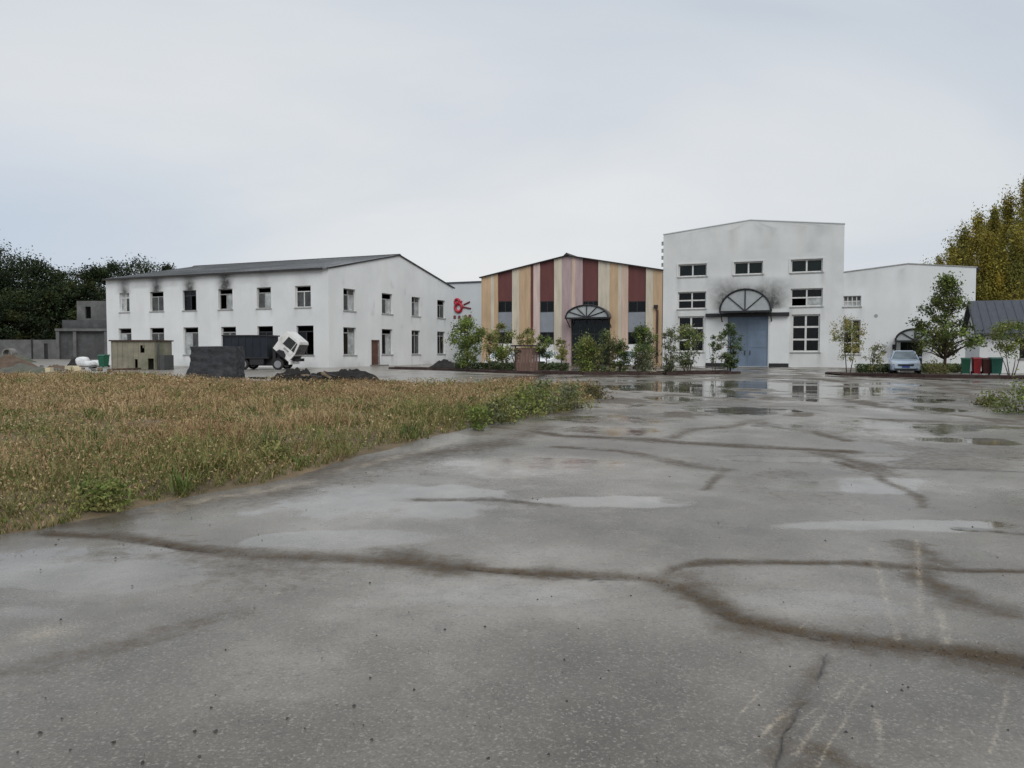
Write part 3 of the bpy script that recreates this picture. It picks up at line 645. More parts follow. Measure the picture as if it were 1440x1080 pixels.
# --- white two-storey hall on the left
L1, D1, E1, P1 = 26.3, 22.5, 8.34, 10.64
cor = Vector((-15.42, 64.8, 0)); O1 = cor-UX*L1
b1 = thing('white_hall', 'long white two-storey hall with low gable and soot above its upper windows', 'building', O1, RZ)
FA = Face(O1, UX); FB = Face(cor, NY); fa = fmap('front'); fb = fmap('right', L1)
up = [(168,412,182,435),(211,409,230,437),(257,407,276,437),(307,406,327,437),(361,405,381,434),(415,404,437,434)]
lo = [(167,461,185,500),(211,461,231,500),(258,460,279,499),(311,460,332,499),(362,459,384,499),(417,458,441,495)]
ga_u = [(483,406,500,436),(537,412,552,441),(579,418,591,445),(615,423,626,448)]
ga_l = [(483,459,501,499),(537,463,552,498),(579,465,591,498),(615,467,626,498)]
ru = [FA.rect(*w) for w in up]; rl = [FA.rect(*w) for w in lo]
# align the storeys: one head and sill height per row
def level(rs): 
    z0 = sum(q[2] for q in rs)/len(rs); z1 = sum(q[3] for q in rs)/len(rs); return [(q[0], q[1], z0, z1) for q in rs]
ru, rl = level(ru), level(rl); gu = [FB.rect(*w) for w in ga_u]; gl = [FB.rect(*w) for w in ga_l]; gu, gl = level(gu), level(gl)
door1 = FB.rect(523, 478, 533, 515); door1 = (door1[0], door1[1], 0.02, 2.35)
soot = [((q[0]+q[1])/2, q[3], .62, 2.6, s) for q, s in zip(ru, (.75, .9, .85, 1.0, .3, .15))]+[((q[0]+q[1])/2, E1-.55, .8, 2, s) for q, s in zip(ru, (.5, .65, .6, .75, .1, .05))]
soot += [(18.5, E1-.9, 3.0, .9, .12), (6, E1-.9, 5, .9, .22)]+[(q[e]+random.uniform(-.1, .1), q[2]-.1, .14, -random.uniform(.6, 1.5), random.uniform(.08, .22)) for q in ru+rl for e in (0, 1)]+[(random.uniform(0, L1), 0, random.uniform(.4, 1.4), random.uniform(.3, .7), random.uniform(.1, .25)) for _ in range(16)]
wall_mesh('front_wall', b1, 'white_plaster', fa, 0, L1, 0, E1, ru+rl, soot=soot, step=.25)
wall_mesh('gable_wall', b1, 'white_plaster', fb, .302, D1, 0, E1, gu+gl+[door1], gable=(D1/2, P1), step=.25, soot=[(q[e]+random.uniform(-.1, .1), q[2]-.1, .14, -random.uniform(.6, 1.5), random.uniform(.08, .22)) for q in gu+gl for e in (0, 1)]+[(random.uniform(0, D1), 0, random.uniform(.4, 1.4), random.uniform(.3, .7), random.uniform(.1, .22)) for _ in range(12)]+[(random.uniform(2, D1-2), random.uniform(3.5, 8), random.uniform(.1, .3), random.uniform(.3, .9), .16) for _ in range(10)])
shell(b1, L1, D1, E1, 'white_plaster', floors=(4.0, 8.1))
st = [('frame_white','glass_milky'),('frame_dirty','glass_dusty'),('frame_dark','glass_dark'),('frame_dirty','glass_dusty'),('frame_dirty','glass_dusty'),('frame_white','glass_dusty')]
miss = [set(), {(0,1),(1,1)}, {(1,0)}, {(0,1),(1,1),(0,0)}, {(0,1),(1,1)}, {(1,1),(0,1)}]
for i, q in enumerate(ru): window(b1, fa, q, 2, 2, *st[i], missing=miss[i], bar=.07, recess=.2, split=(0, .74, 1), odd=({(0,0):'glass_milky', (1,0):'glass_dusty'}, {(0,0):'glass_dusty', (1,0):'glass_dusty'}, {}, {(1,0):'glass_milky'}, {(0,0):'glass_dusty', (1,0):'glass_milky'}, {(1,0):'glass_dusty'})[i])
for i, q in enumerate(rl): window(b1, fa, q, 2, 2, 'frame_dirty' if i < 4 else 'frame_dark', 'glass_dusty' if i < 4 else 'glass_dark', missing={(0,1),(1,1)} if i < 5 else {(0,1),(1,1),(1,0)}, bar=.07, recess=.2, split=(0, .80, 1), odd={(0,0):'glass_milky'} if i in (0, 2) else None)
for i, q in enumerate(gu): window(b1, fb, q, 2, 2, 'frame_dirty', 'glass_dusty', bar=.07, recess=.2, split=(0, .72, 1), missing=({(0,1)}, {(0,1),(1,1)}, {(0,1)}, {(0,1),(1,1)})[i], odd={(1,0):'glass_milky'} if i < 3 else {(0,0):'glass_dark'})
for i, q in enumerate(gl): window(b1, fb, q, 2, 2, 'frame_dirty', 'glass_dark', bar=.07, recess=.2, split=(0, .8, 1), missing=({(0,1)}, {(0,1),(1,1)}, {(0,1)}, {(1,0),(0,1)})[i], odd={(1,0):'glass_milky', (1,1):'glass_dusty'} if i != 2 else {(1,0):'glass_dusty'})
mb = MB(); mbox(mb, fb, door1[0], door1[1], .10, .16, .02, 2.35); dr_ = mb.build('door', 'door_brown', b1)
mb = MB(); mbox(mb, fb, door1[0]-.07, door1[0], -.02, .2, .02, 2.42); mbox(mb, fb, door1[1], door1[1]+.07, -.02, .2, .02, 2.42); mbox(mb, fb, door1[0], door1[1], -.02, .2, 2.352, 2.42); mb.build('door_frame', 'door_brown', dr_)
mb = MB(); mbox(mb, fb, door1[0]+.08, door1[0]+.13, .05, .1, 1.0, 1.15); mb.build('handle', 'steel', dr_)
mb = MB(); mbox(mb, fb, door1[0]-.3, door1[1]+.3, -.9, -.004, 0, .12); mb.build('door_step', 'concrete_pale', b1)
def roof(parent, L, D, E, P, ov=.3, th=.14, mat='roof_sheet', edge='roof_edge', ovx=.25, ridge_along='x', ribs=0):
    sl = (P-E)/(D/2); z = lambda y: E+.01+sl*y
    rf = MB()
    if ridge_along == 'x':
        for sgn_ in (0, 1):
            q = [(-ov, z(-ov)), (D/2, z(D/2)), (D/2, z(D/2)+th), (-ov, z(-ov)+th)]
            if sgn_: q = [(D-p[0], p[1]) for p in q]
            rf.prism(q, 'x', -ovx, L+ovx)
    else:
        sl = (P-E)/(L/2); z = lambda y: E+.01+sl*y
        for sgn_ in (0, 1):
            q = [(-ov, z(-ov)), (L/2, z(L/2)), (L/2, z(L/2)+th), (-ov, z(-ov)+th)]
            if sgn_: q = [(L-p[0], p[1]) for p in q]
            rf.prism(q, 'y', -ovx, D+ovx)
    return rf.build('roof', mat, parent), z
rf, z1f = roof(b1, L1, D1, E1, P1, ov=.25, th=.09, ovx=.06)
mb = MB(); mb.prism([(-.36, E1-.12), (-.252, E1-.12), (-.252, E1+.05), (-.36, E1+.05)], 'x', -.05, L1-.4); mb.build('gutter', 'roof_edge', rf)
mb = MB()
sl1 = (P1-E1)/(D1/2)
mb.prism([(-.3, z1f(-.3)-.03), (D1/2, z1f(D1/2)-.03), (D1-(-.3), z1f(-.3)-.03), (D1+.3, z1f(-.3)+.10), (D1/2, z1f(D1/2)+.11), (-.3, z1f(-.3)+.10)], 'x', L1+.062, L1+.10); mb.build('verge_board', 'roof_edge', rf)
mb = MB(); mb.prism([(D1/2-.3, P1+.045), (D1/2, P1+.19), (D1/2+.3, P1+.045)], 'x', -.1, L1+.11); mb.build('ridge_cap', 'roof_edge', rf)
# ribs of the sheeting
mb = MB()
for k in range(1, 44):
    xk = L1*k/44
    mb.prism([(-.3, z1f(-.3)+.092), (D1/2-.4, z1f(D1/2-.4)+.092), (D1/2-.4, z1f(D1/2-.4)+.125), (-.3, z1f(-.3)+.125)], 'x', xk-.03, xk+.03)
mb.build('roof_rib', 'roof_sheet', rf)['kind'] = 'stuff'

# --- pale hall behind with the red emblem
Ob = gx(600, 98); Ob = Ob-UX*4
bb = thing('pale_hall', 'pale flat-fronted hall carrying the red emblem, behind the striped hall', 'building', Ob, RZ)
FBk = Face(Ob, UX); Lb = 24
zt = FBk.at(655, 398)[1]
wall_mesh('front_wall', bb, 'pale_render', fa, 0, Lb, 0, zt, [])
mb = MB(); mb.box(.002, Lb, .302, 14, 0, zt-.01); mb.build('rear_block', 'pale_render', bb)
mb = MB(); mb.box(-.1, Lb+.1, -.12, 14.1, zt+.003, zt+.18); mb.build('coping', 'roof_blue_grey', bb)
# emblem and lettering: separate raised pieces on the wall
eb = thing('red_emblem', 'dark red looped emblem with small lettering fixed to the pale hall', 'sign', Ob, RZ)
def pxs(px, py): return FBk.at(px, py)
def loop(name, cx, cy, rx, ry, w, mat, a0=0, a1=360):
    k = 22; c = pxs(cx, cy); u1 = pxs(cx+rx, cy)[0]-c[0]; v1 = pxs(cx, cy-ry)[1]-c[1]; mb = MB()
    mb.tube([(c[0]+u1*math.cos(R(a0+(a1-a0)*i/k)), -.08, c[1]+v1*math.sin(R(a0+(a1-a0)*i/k))) for i in range(k+1)], w, 6); mb.build(name, mat, eb)
def stroke(name, p, q, w, mat):
    a, b = pxs(*p), pxs(*q); mb = MB(); mb.tube([(a[0], -.06, a[1]), (b[0], -.06, b[1])], w, 6); mb.build(name, mat, eb)
loop('loop', 643.2, 424.4, 2.9, 3.6, .17, 'sign_red'); loop('loop', 645.2, 432.5, 4.6, 6.0, .19, 'sign_red')
stroke('dot', (648.2, 424.5), (649.8, 425.2), .2, 'sign_red'); stroke('arm', (652.5, 428.5), (661, 424.5), .10, 'sign_dark'); stroke('arm', (650.5, 431.5), (662.5, 434), .10, 'sign_dark')
for (cx, cy) in ((639.6, 446), (646, 446.2), (654.7, 445.3), (661, 444.7)):
    c = pxs(cx, cy); mb = MB()
    for dz in (-.14, 0, .14): mb.box(c[0]-.2, c[0]+.2, -.05, 0, c[1]+dz-.035, c[1]+dz+.035)
    mb.box(c[0]-.05, c[0]+.03, -.051, -.001, c[1]-.24, c[1]+.24); mb.build('character', 'sign_dark', eb)

# --- striped hall
O2 = Vector((-3.15, 79, 0)); L2, D2, E2, P2 = 18.6, 24, 8.85, 10.62
b2 = thing('striped_hall', 'gabled hall with tan, cream, mauve and maroon vertical stripes', 'building', O2, RZ); F2 = Face(O2, UX)
topz = lambda s: E2+(P2-E2)*(1-abs(s-L2/2)/(L2/2))
def s2(px): return F2.at(px, 440)[0]
def z2(px, py): return F2.at(px, py)[1]
STR = [(677,690,'tan'),(690,694.5,'cream'),(694.5,700,'tan'),(720,730,'cream'),(730,746,'tan'),(746,750,'M'),(750,759,'pink'),(779,790,'cream'),(790,804,'mauve'),(804,809,'peach'),(809,819,'mauve'),
       (841,857,'cream'),(857,869,'tan'),(869,874,'cream'),(874,883,'peach'),(908,918,'cream'),(918,931.5,'tan')]
BAY = [(700,720),(759,779),(819,841),(883,908)]
ent = (s2(803), s2(858)); zarch = z2(829, 447)
for a, b, c in STR:
    s0, s1 = s2(a)+.003, s2(b)-.003; mat = 'maroon' if c == 'M' else 'stripe_'+c; d0 = .04 if c == 'M' else 0.004*(STR.index((a, b, c)) % 3)
    pieces = [(s0, s1, 0.0)]
    if s1 > ent[0] and s0 < ent[1]:
        pieces = []
        if s0 < ent[0]: pieces.append((s0, ent[0]-.002, 0.0))
        if s1 > ent[1]: pieces.append((ent[1]+.002, s1, 0.0))
        pieces.append((max(s0, ent[0]), min(s1, ent[1]), zarch))
    for (p, q, zb) in pieces:
        pts = [(p, zb), (q, zb), (q, topz(q))]+([(L2/2, P2)] if p < L2/2 < q else [])+[(p, topz(p))]
        mb = MB(); mb.prism(pts, 'y', d0, .28); mb.build('stripe_panel', mat, b2)
for i, (a, b) in enumerate(BAY):
    s0, s1 = s2(a), s2(b); px = (a+b)/2; zw1, zw0, zg0 = z2(px, 423.5), z2(px, 439), z2(px, 467)
    pts = [(s0, zw1), (s1, zw1), (s1, topz(s1)-.01)]+([(L2/2, P2-.01)] if s0 < L2/2 < s1 else [])+[(s0, topz(s0)-.01)]
    mb = MB(); mb.prism(pts, 'y', .12, .26); mb.build('bay_panel', 'maroon', b2)
    # a ledge shadow-gap board under the maroon panel
    if i != 2:
        window(b2, fa, (s0, s1, zw0, zw1-.002), 2, 1, 'frame_dark', 'glass_dark', recess=.15, bar=.06, sill=False)
        mb = MB(); mb.box(s0, s1, .11, .26, zg0, zw0-.003); mb.build('bay_panel', 'panel_grey', b2)
        window(b2, fa, (s0, s1, zg0-1.15, zg0-.004), 2, 1, 'frame_dark', 'glass_dark', recess=.15, bar=.06, sill=False)
        mb = MB(); mb.box(s0, s1, .11, .26, 0, zg0-1.155); mb.build('bay_panel', 'white_plaster', b2)
    else:
        window(b2, fa, (s0, s1, zarch+1.0, zw1-.002), 3, 1, 'frame_dark', 'glass_dark', recess=.15, bar=.06, sill=False)
        mb = MB(); mb.box(s0, s1, .11, .26, zarch, zarch+.997); mb.build('bay_panel', 'panel_grey', b2)
arch_canopy(b2, fa, ent[0]-.15, ent[1]+.15, zarch, z2(829, 430), proj=1.2, spokes=6)
window(b2, fa, (ent[0]+.05, ent[1]-.05, .05, zarch-.05), 5, 3, 'frame_dark', 'glass_green', recess=.2, bar=.07, sill=False, name='entrance_glazing')
mb = MB(); mb.box(.003, .3, .29, D2, 0, E2-.02); mb.box(.3, L2-.003, D2-.3, D2, 0, E2-.02); mb.box(L2-.3, L2-.003, .29, D2-.3, 0, E2-.02); mb.build('rear_wall', 'pale_render', b2)
mb = MB(); mb.box(.35, L2-.35, 3.2, 3.35, .05, E2-.2); mb.build('partition', 'interior', b2)
rf2, _ = roof(b2, L2, D2, E2, P2, ov=.15, th=.10, mat='roof_edge', ridge_along='y', ovx=.22)
mb = MB(); mb.prism([(L2/2-.3, P2+.06), (L2/2, P2+.32), (L2/2+.3, P2+.06)], 'y', -.3, D2); mb.build('ridge_cap', 'roof_edge', rf2)
mb = MB(); sp = s2(924); mb.tube([(sp-.15, -.1, z2(922, 431)), (sp+.05, -.1, z2(924, 437)), (sp+.05, -.1, .3)], .10, 8); mb.build('downpipe', 'rusty', b2)
mb = MB(); sp = s2(923); mb.box(sp-.2, sp+.15, -.25, -.004, z2(922, 433), z2(922, 429)); mb.build('floodlight', 'black_metal', b2)

# --- tall white hall with blue doors
O3 = Vector((14.0, 71.5, 0)); L3, D3, E3, P3 = 15.36, 20, 12.12, 12.95
b3 = thing('tall_white_hall', 'tall white hall with blue-grey double doors under an arched hood', 'building', O3, RZ); F3 = Face(O3, UX)
q3 = {k: F3.rect(*v) for k, v in dict(a=(954,371.5,994,389), b=(1032,368,1073,386), c=(1112,364,1157,383), d=(953,410,993,433), e=(1112,405.5,1157,431), f=(953,446,990,499), g=(1113,442,1153,495), door=(1023,440,1080,513)).items()}
za0 = (q3['a'][2]+q3['b'][2]+q3['c'][2])/3; za1 = (q3['a'][3]+q3['b'][3]+q3['c'][3])/3
for k in 'abc': q3[k] = (q3[k][0], q3[k][1], za0, za1)
q3['d'] = (*q3['d'][:2], q3['e'][2], q3['e'][3]); q3['f'] = (*q3['f'][:2], q3['g'][2], q3['g'][3])
dq = q3['door']; dq = (dq[0], dq[1], .03, dq[3])
zb3 = F3.at(1050, 438)[1]; zt3 = F3.at(1050, 408)[1]; cs3 = (dq[0]+dq[1])/2; ar = (F3.at(1015, 438)[0], F3.at(1086, 438)[0])
soot = [(cs3-1.85, zt3-1.7, .9, 3.0, 1.0), (cs3+1.95, zt3-1.7, .9, 2.9, .95), (cs3-.6, zt3-.3, 1.3, .9, .95), (cs3+.9, zt3-.3, 1.0, .8, .85), (q3['c'][1]-1, E3-2.2, .5, 1.4, .12), (q3['b'][1], E3-1.6, .7, 1.6, .08)]+[(q3[k][e], q3[k][2]-.1, .16, -random.uniform(.7, 1.8), random.uniform(.1, .25)) for k in 'abcdefg' for e in (0, 1)]+[(random.uniform(0, L3), E3, random.uniform(.15, .5), -random.uniform(.8, 2.4), random.uniform(.08, .2)) for _ in range(9)]
wall_mesh('front_wall', b3, 'white_plaster_grey', fa, 0, L3, 0, E3, [q3[k] for k in 'abcdefg']+[dq], gable=(L3/2, P3), soot=soot, step=.25)
shell(b3, L3, D3, 9.5, 'white_plaster_grey', floors=(9.3,))
mb = MB(); mb.box(0.002, .25, .302, 4, 9.5, E3-.01); mb.box(L3-.25, L3-.002, .302, 4, 9.5, E3-.01); mb.box(L3-.3, L3-.002, .302, D3-.3, 0, 9.49); mb.build('side_wall', 'white_plaster_grey', b3)
for k in 'abc': window(b3, fa, q3[k], 2, 1, 'frame_white', 'glass_green', bar=.11, recess=.16)
window(b3, fa, q3['d'], 2, 2, 'frame_white', 'glass_dark', bar=.10, recess=.16)
window(b3, fa, q3['e'], 2, 2, 'frame_white', 'glass_dark', bar=.10, recess=.16, odd={(1,0):'glass_milky'}, missing={(0,0)})
window(b3, fa, q3['f'], 2, 3, 'frame_white', 'glass_dark', bar=.13, recess=.16); window(b3, fa, q3['g'], 2, 3, 'frame_white', 'glass_dark', bar=.13, recess=.16)
# raised surrounds of the top windows
for k in 'abc':
    a, b, c, d = q3[k]; mb = MB(); mbox(mb, fa, a-.14, b+.14, -.05, -.003, d+.002, d+.12); mbox(mb, fa, a-.14, a-.003, -.05, -.003, c, d); mbox(mb, fa, b+.003, b+.14, -.05, -.003, c, d); mb.build('surround', 'white_plaster_grey', b3)
mid = (dq[0]+dq[1])/2
for (a, b) in ((dq[0], mid-.008), (mid+.008, dq[1])):
    mb = MB(); mb.box(a, b, .10, .16, .04, dq[3]-.01); lf_ = mb.build('door_leaf', 'door_blue', b3)
    mb = MB()
    for (z0_, z1_) in ((.05, .25), (1.7, 1.85), (3.3, 3.45), (dq[3]-.22, dq[3]-.02)): mb.box(a+.10, b-.10, .075, .1, z0_, z1_)
    mb.box(a, a+.1, .075, .1, .05, dq[3]-.02); mb.box(b-.1, b, .075, .1, .05, dq[3]-.02); mb.build('stile', 'door_blue', lf_)
    mb = MB(); hx = mid-.25 if a < mid-1 else mid+.2; mb.box(hx, hx+.05, .02, .08, 1.05, 1.45); mb.build('handle', 'black_metal', lf_)
arch_canopy(b3, fa, ar[0], ar[1], zb3, zt3, proj=1.3, spokes=4)
mb = MB(); bm0, bm1 = F3.at(993, 440)[0], F3.at(1110, 440)[0]; mb.box(bm0, bm1, -.35, -.004, zb3-.45, zb3-.14); mb.build('canopy_beam', 'black_metal', b3)
for a, b in ((bm0, dq[0]-.1), (dq[1]+.1, bm1)):
    mb = MB(); mb.box(a, b, -.03, -.003, .32, zb3-.46); mb.build('door_surround', 'white_plaster', b3)
    mb = MB(); mb.box(a, b, -.06, -.002, 0, .30); mb.build('plinth', 'black_metal', b3)
for k in range(4):
    zk = F3.at(931, 345+k*10)[1]; mb = MB(); mb.box(-.20, -.002, .1, .2, zk, zk+.35); mb.build('wall_bracket', 'frame_dirty', b3)
mb = MB(); mb.box(-.05, L3+.05, -.03, .33, 0, .0); 
mb = MB(); mb.prism([(-.04, E3), (L3/2, P3), (L3+.04, E3), (L3+.04, E3+.07), (L3/2, P3+.07), (-.04, E3+.07)], 'y', -.05, .34); mb.build('coping', 'pale_render', b3)

# --- low white wing on the right
O4 = O3+UX*(L3+.004); L4, D4, E4, P4 = 9.7, 20, 8.05, 8.55
b4 = thing('white_wing', 'lower white wing with an arched glazed porch, joined to the tall hall', 'building', O4, RZ); F4 = Face(O4, UX)
w41 = F4.rect(1186, 416, 1211, 431); w42 = F4.rect(1186, 450, 1210, 498); e4 = F4.rect(1266, 480, 1297, 516); e4 = (e4[0], e4[1], .03, e4[3])
wall_mesh('front_wall', b4, 'white_plaster', fa, 0, L4, 0, E4, [w41, w42, e4], gable=(L4/2, P4), step=.25, soot=[(q[e], q[2]-.1, .16, -random.uniform(.7, 1.6), .16) for q in (w41, w42) for e in (0, 1)]+[(random.uniform(0, L4), E4, random.uniform(.15, .5), -random.uniform(.8, 2.0), random.uniform(.06, .16)) for _ in range(6)])
shell(b4, L4, D4, E4-.5, 'white_plaster', floors=(E4-.6,)); mb = MB(); mb.box(L4-.3, L4-.002, .302, D4-.3, 0, E4-.01); mb.build('side_wall', 'white_plaster', b4)
window(b4, fa, w41, 4, 2, 'frame_white', 'glass_milky', bar=.06, odd={(c, 1): 'glass_dusty' for c in range(4)}); window(b4, fa, w42, 2, 3, 'frame_white', 'glass_dark', bar=.08)
window(b4, fa, e4, 3, 2, 'frame_dark', 'glass_green', recess=.2, bar=.06, sill=False, name='entrance_glazing')
za = F4.at(1280, 479)[1]; arch_canopy(b4, fa, F4.at(1258, 479)[0], F4.at(1312, 479)[0], za, F4.at(1280, 463)[1], proj=1.2, spokes=4)
mb = MB(); v = F4.at(1232, 444); mb.tube([(v[0], -.03, v[1]), (v[0], .02, v[1])], .14, 10); mb.build('vent', 'frame_dirty', b4)
mb = MB(); v = F4.at(1257, 487); mb.box(v[0]-.12, v[0]+.12, -.1, -.003, v[1]-.25, v[1]+.15); mb.build('wall_lamp', 'black_metal', b4)
mb = MB(); mb.prism([(-.0, E4), (L4/2, P4), (L4+.1, E4), (L4+.1, E4+.08), (L4/2, P4+.08), (-.0, E4+.08)], 'y', -.05, .34); mb.build('coping', 'frame_dirty', b4)
mb = MB(); mb.prism([(.3, E4-.3), (L4/2, P4-.1), (L4+.35, E4-.10), (L4+.35, E4+.02), (L4/2, P4+.02), (.3, E4-.2)], 'y', .36, D4); mb.build('roof', 'roof_edge', b4)

# --- small house with blue-grey roof at the right edge
O5 = gx(1377, 50); L5, D5, E5, P5 = 12, 6.4, 2.75, 4.75
b5 = thing('small_house', 'small white house with a blue-grey sheet roof behind the bins', 'house', O5, RZ); F5 = Face(O5, UX)
w5 = [(2.2, 4.6, .95, 2.2), (6.2, 7.2, .05, 2.2)]
wall_mesh('front_wall', b5, 'white_plaster', fa, 0, L5, 0, E5, w5)
fl = lambda s, d, z: (d, s, z)
wall_mesh('gable_wall', b5, 'white_plaster', fl, .302, D5, 0, E5, [], gable=(D5/2, P5-.05))
mb = MB(); mb.box(.3, L5-.3, D5-.3, D5, 0, E5-.01); mb.box(L5-.3, L5-.002, .302, D5, 0, E5-.01); mb.build('rear_wall', 'white_plaster', b5)
window(b5, fa, w5[0], 3, 1, 'frame_dark', 'glass_dark'); mb = MB(); mb.box(6.2, 7.2, .1, .16, .05, 2.2); mb.build('door', 'door_brown', b5)
rf5, z5 = roof(b5, L5, D5, E5, P5, ov=.45, th=.10, mat='roof_blue_grey', ovx=.3)
mb = MB()
for k in range(25): mb.prism([(-.45, z5(-.45)+.102), (D5/2-.1, z5(D5/2-.1)+.102), (D5/2-.1, z5(D5/2-.1)+.135), (-.45, z5(-.45)+.135)], 'x', -.3+k*.5, -.27+k*.5)
mb.build('roof_rib', 'roof_blue_grey', rf5)['kind'] = 'stuff'
mb = MB(); mb.prism([(-.45, z5(-.45)-.12), (D5/2, z5(D5/2)-.12), (D5+.45, z5(-.45)-.12), (D5+.45, z5(-.45)+.1), (D5/2, z5(D5/2)+.12), (-.45, z5(-.45)+.1)], 'x', -.34, -.302); mb.build('verge_board', 'roof_edge', rf5)

# --- unfinished concrete block and yard wall, far left
Y6 = 122
def sx6(px): return (px-720)/F*Y6
def zz6(py): return atY(120, py, Y6).z
b6 = thing('concrete_block', 'grey unfinished two-storey concrete building beside the long white hall', 'building', (sx6(80), Y6, 0), 0)
x0 = sx6(80); q = lambda px: sx6(px)-x0; zl = zz6(462); zu = zz6(423)
mb = MB(); mb.box(0, q(175), .5, 9, 0, zl-.4); mb.build('lower_wall', 'concrete_old', b6)
for px in (80, 104, 148): 
    mb = MB(); mb.box(q(px)-.05, q(px)+.45, 0, .5, 0, zl-.4); mb.build('column', 'concrete_grey', b6)
mb = MB(); mb.box(-.1, q(176), -.15, 9.2, zl-.398, zl); mb.build('floor_slab', 'concrete_grey', b6)
hole = [(q(111), q(119), zz6(447), zz6(430))]
up6 = wall_mesh('upper_wall', b6, 'concrete_grey', lambda s, d, z: (s, d+2.2, z), q(99), q(175), zl+.003, zu, hole, th=.3, step=3)
mb = MB(); mb.box(q(99)+.003, q(99)+.3, 2.502, 9, zl+.003, zu); mb.box(q(99), q(175), 9, 9.3, zl+.003, zu); mb.build('side_wall', 'concrete_old', b6)
mb = MB(); mb.box(q(88), q(175), .2, .5, zl+.003, zz6(450)); mb.build('parapet', 'concrete_old', b6)
mb = MB(); mb.box(q(99), q(175), 2.2, 9.3, zu+.003, zu+.12); mb.build('roof_slab', 'concrete_grey', b6)
yw = thing('boundary_wall', 'low grey concrete boundary wall with a dark gateway below the dark trees', 'wall', (sx6(-120), Y6+3, 0), 0)
hw = atY(40, 477, Y6+3).z; X0 = sx6(-120); qq = lambda px: (px-720)/F*(Y6+3)-X0
hd = (qq(62.5), qq(68), 0, atY(40, 483, Y6+3).z)
mb = MB()
for a, b in ((0, qq(5)), (qq(5)+.02, qq(45)), (qq(47), hd[0]), (hd[1], qq(82))):
    mb = MB(); mb.box(a, b, 0, .3, 0, hw+random.uniform(-.1, .05)); mb.build('wall_panel', 'concrete_grey', yw)
mb = MB(); mb.box(hd[0], hd[1], 0, .3, hd[3], hw-.08); mb.build('lintel', 'concrete_grey', yw)
mb = MB(); mb.box(qq(45)+.003, qq(47)-.003, -.1, .4, 0, hw+.1); mb.build('post', 'black_metal', yw)
mb = MB(); mb.box(hd[0]+.01, hd[1]-.01, .15, .2, 0, hd[3]-.01); mb.build('gate', 'black_metal', yw)

# ------------------------------------------------------------------ planter strip
def strip(name, pts, wid, label):
    root = thing(name, label, 'planter', G(*pts[0]))
    P = [G(*p)-root.location for p in pts]; mb = MB(); ms = MB()
    for side, hgt in ((0, .16), (1, .14)):
        off = Vector((0, wid*side, 0))
        for a, b in zip(P[:-1], P[1:]):
            d = (b-a).normalized(); nrm = Vector((-d.y, d.x, 0))*.12
            vs = [a+off-nrm, b+off-nrm, b+off+nrm, a+off+nrm]; mb.add([v+Vector((0, 0, -.05)) for v in vs]+[v+Vector((0, 0, hgt+random.uniform(-.02, .03))) for v in vs], [(4,5,6,7),(0,1,5,4),(1,2,6,5),(2,3,7,6),(3,0,4,7)])
    mb.build('kerb', 'kerb_brick', root)
    for a, b in zip(P[:-1], P[1:]):
        o = Vector((0, wid, 0)); ms.add([a+Vector((0, 0, .08)), b+Vector((0, 0, .08)), b+o+Vector((0, 0, .08)), a+o+Vector((0, 0, .08))], [(0, 1, 2, 3)])
    ms.build('soil_bed', 'soil', root)
    return root
strip('planter_bed', [(548,519),(590,520),(640,521.5),(700,524.5),(760,526),(820,527),(880,527),(930,527)], 3.0, 'long dark brick-edged planting bed in front of the striped hall')
strip('planter_bed', [(936,527),(970,526.5),(1005,526),(1040,525.5)], 2.4, 'short dark brick-edged planting bed left of the blue-grey doors')
strip('planter_bed', [(1183,528),(1240,529.5),(1300,531),(1360,532),(1420,533),(1500,534)], 2.2, 'dark brick-edged planting bed beside the silver car')
# shallow step in front of the blue doors
mb = MB(); p = O3+UX*(mid)-NY*1.2; 

# ------------------------------------------------------------------ vehicles
def loft(mb, secs):
    """secs: list of closed rings with equal counts"""
    n = len(secs[0]); b = len(mb.v); mb.v += [tuple(p) for s in secs for p in s]
    for i in range(len(secs)-1):
        for k in range(n): mb.f.append((b+i*n+k, b+i*n+(k+1) % n, b+(i+1)*n+(k+1) % n, b+(i+1)*n+k))
    mb.f.append(tuple(b+k for k in range(n))[::-1]); mb.f.append(tuple(b+(len(secs)-1)*n+k for k in range(n)))
def wheel(root, x, y, r, w, side):
    mb = MB(); prof = [(-.5, .72), (-.5, .94), (-.38, 1), (.38, 1), (.5, .94), (.5, .72)]; seg = 20
    vs = [(x+p[0]*w, y+math.cos(2*math.pi*k/seg)*r*p[1], r+math.sin(2*math.pi*k/seg)*r*p[1]) for k in range(seg) for p in prof]; n = len(prof)
    mb.add(vs, [(k*n+j, k*n+(j+1) % n, ((k+1) % seg)*n+(j+1) % n, ((k+1) % seg)*n+j) for k in range(seg) for j in range(n)])
    wh = mb.build('wheel', 'rubber', root, True)
    mb = MB(); mb.tube([(x-w*.38, y, r), (x+w*.38, y, r)], r*.735, 14); mb.build('rim', 'steel', wh)
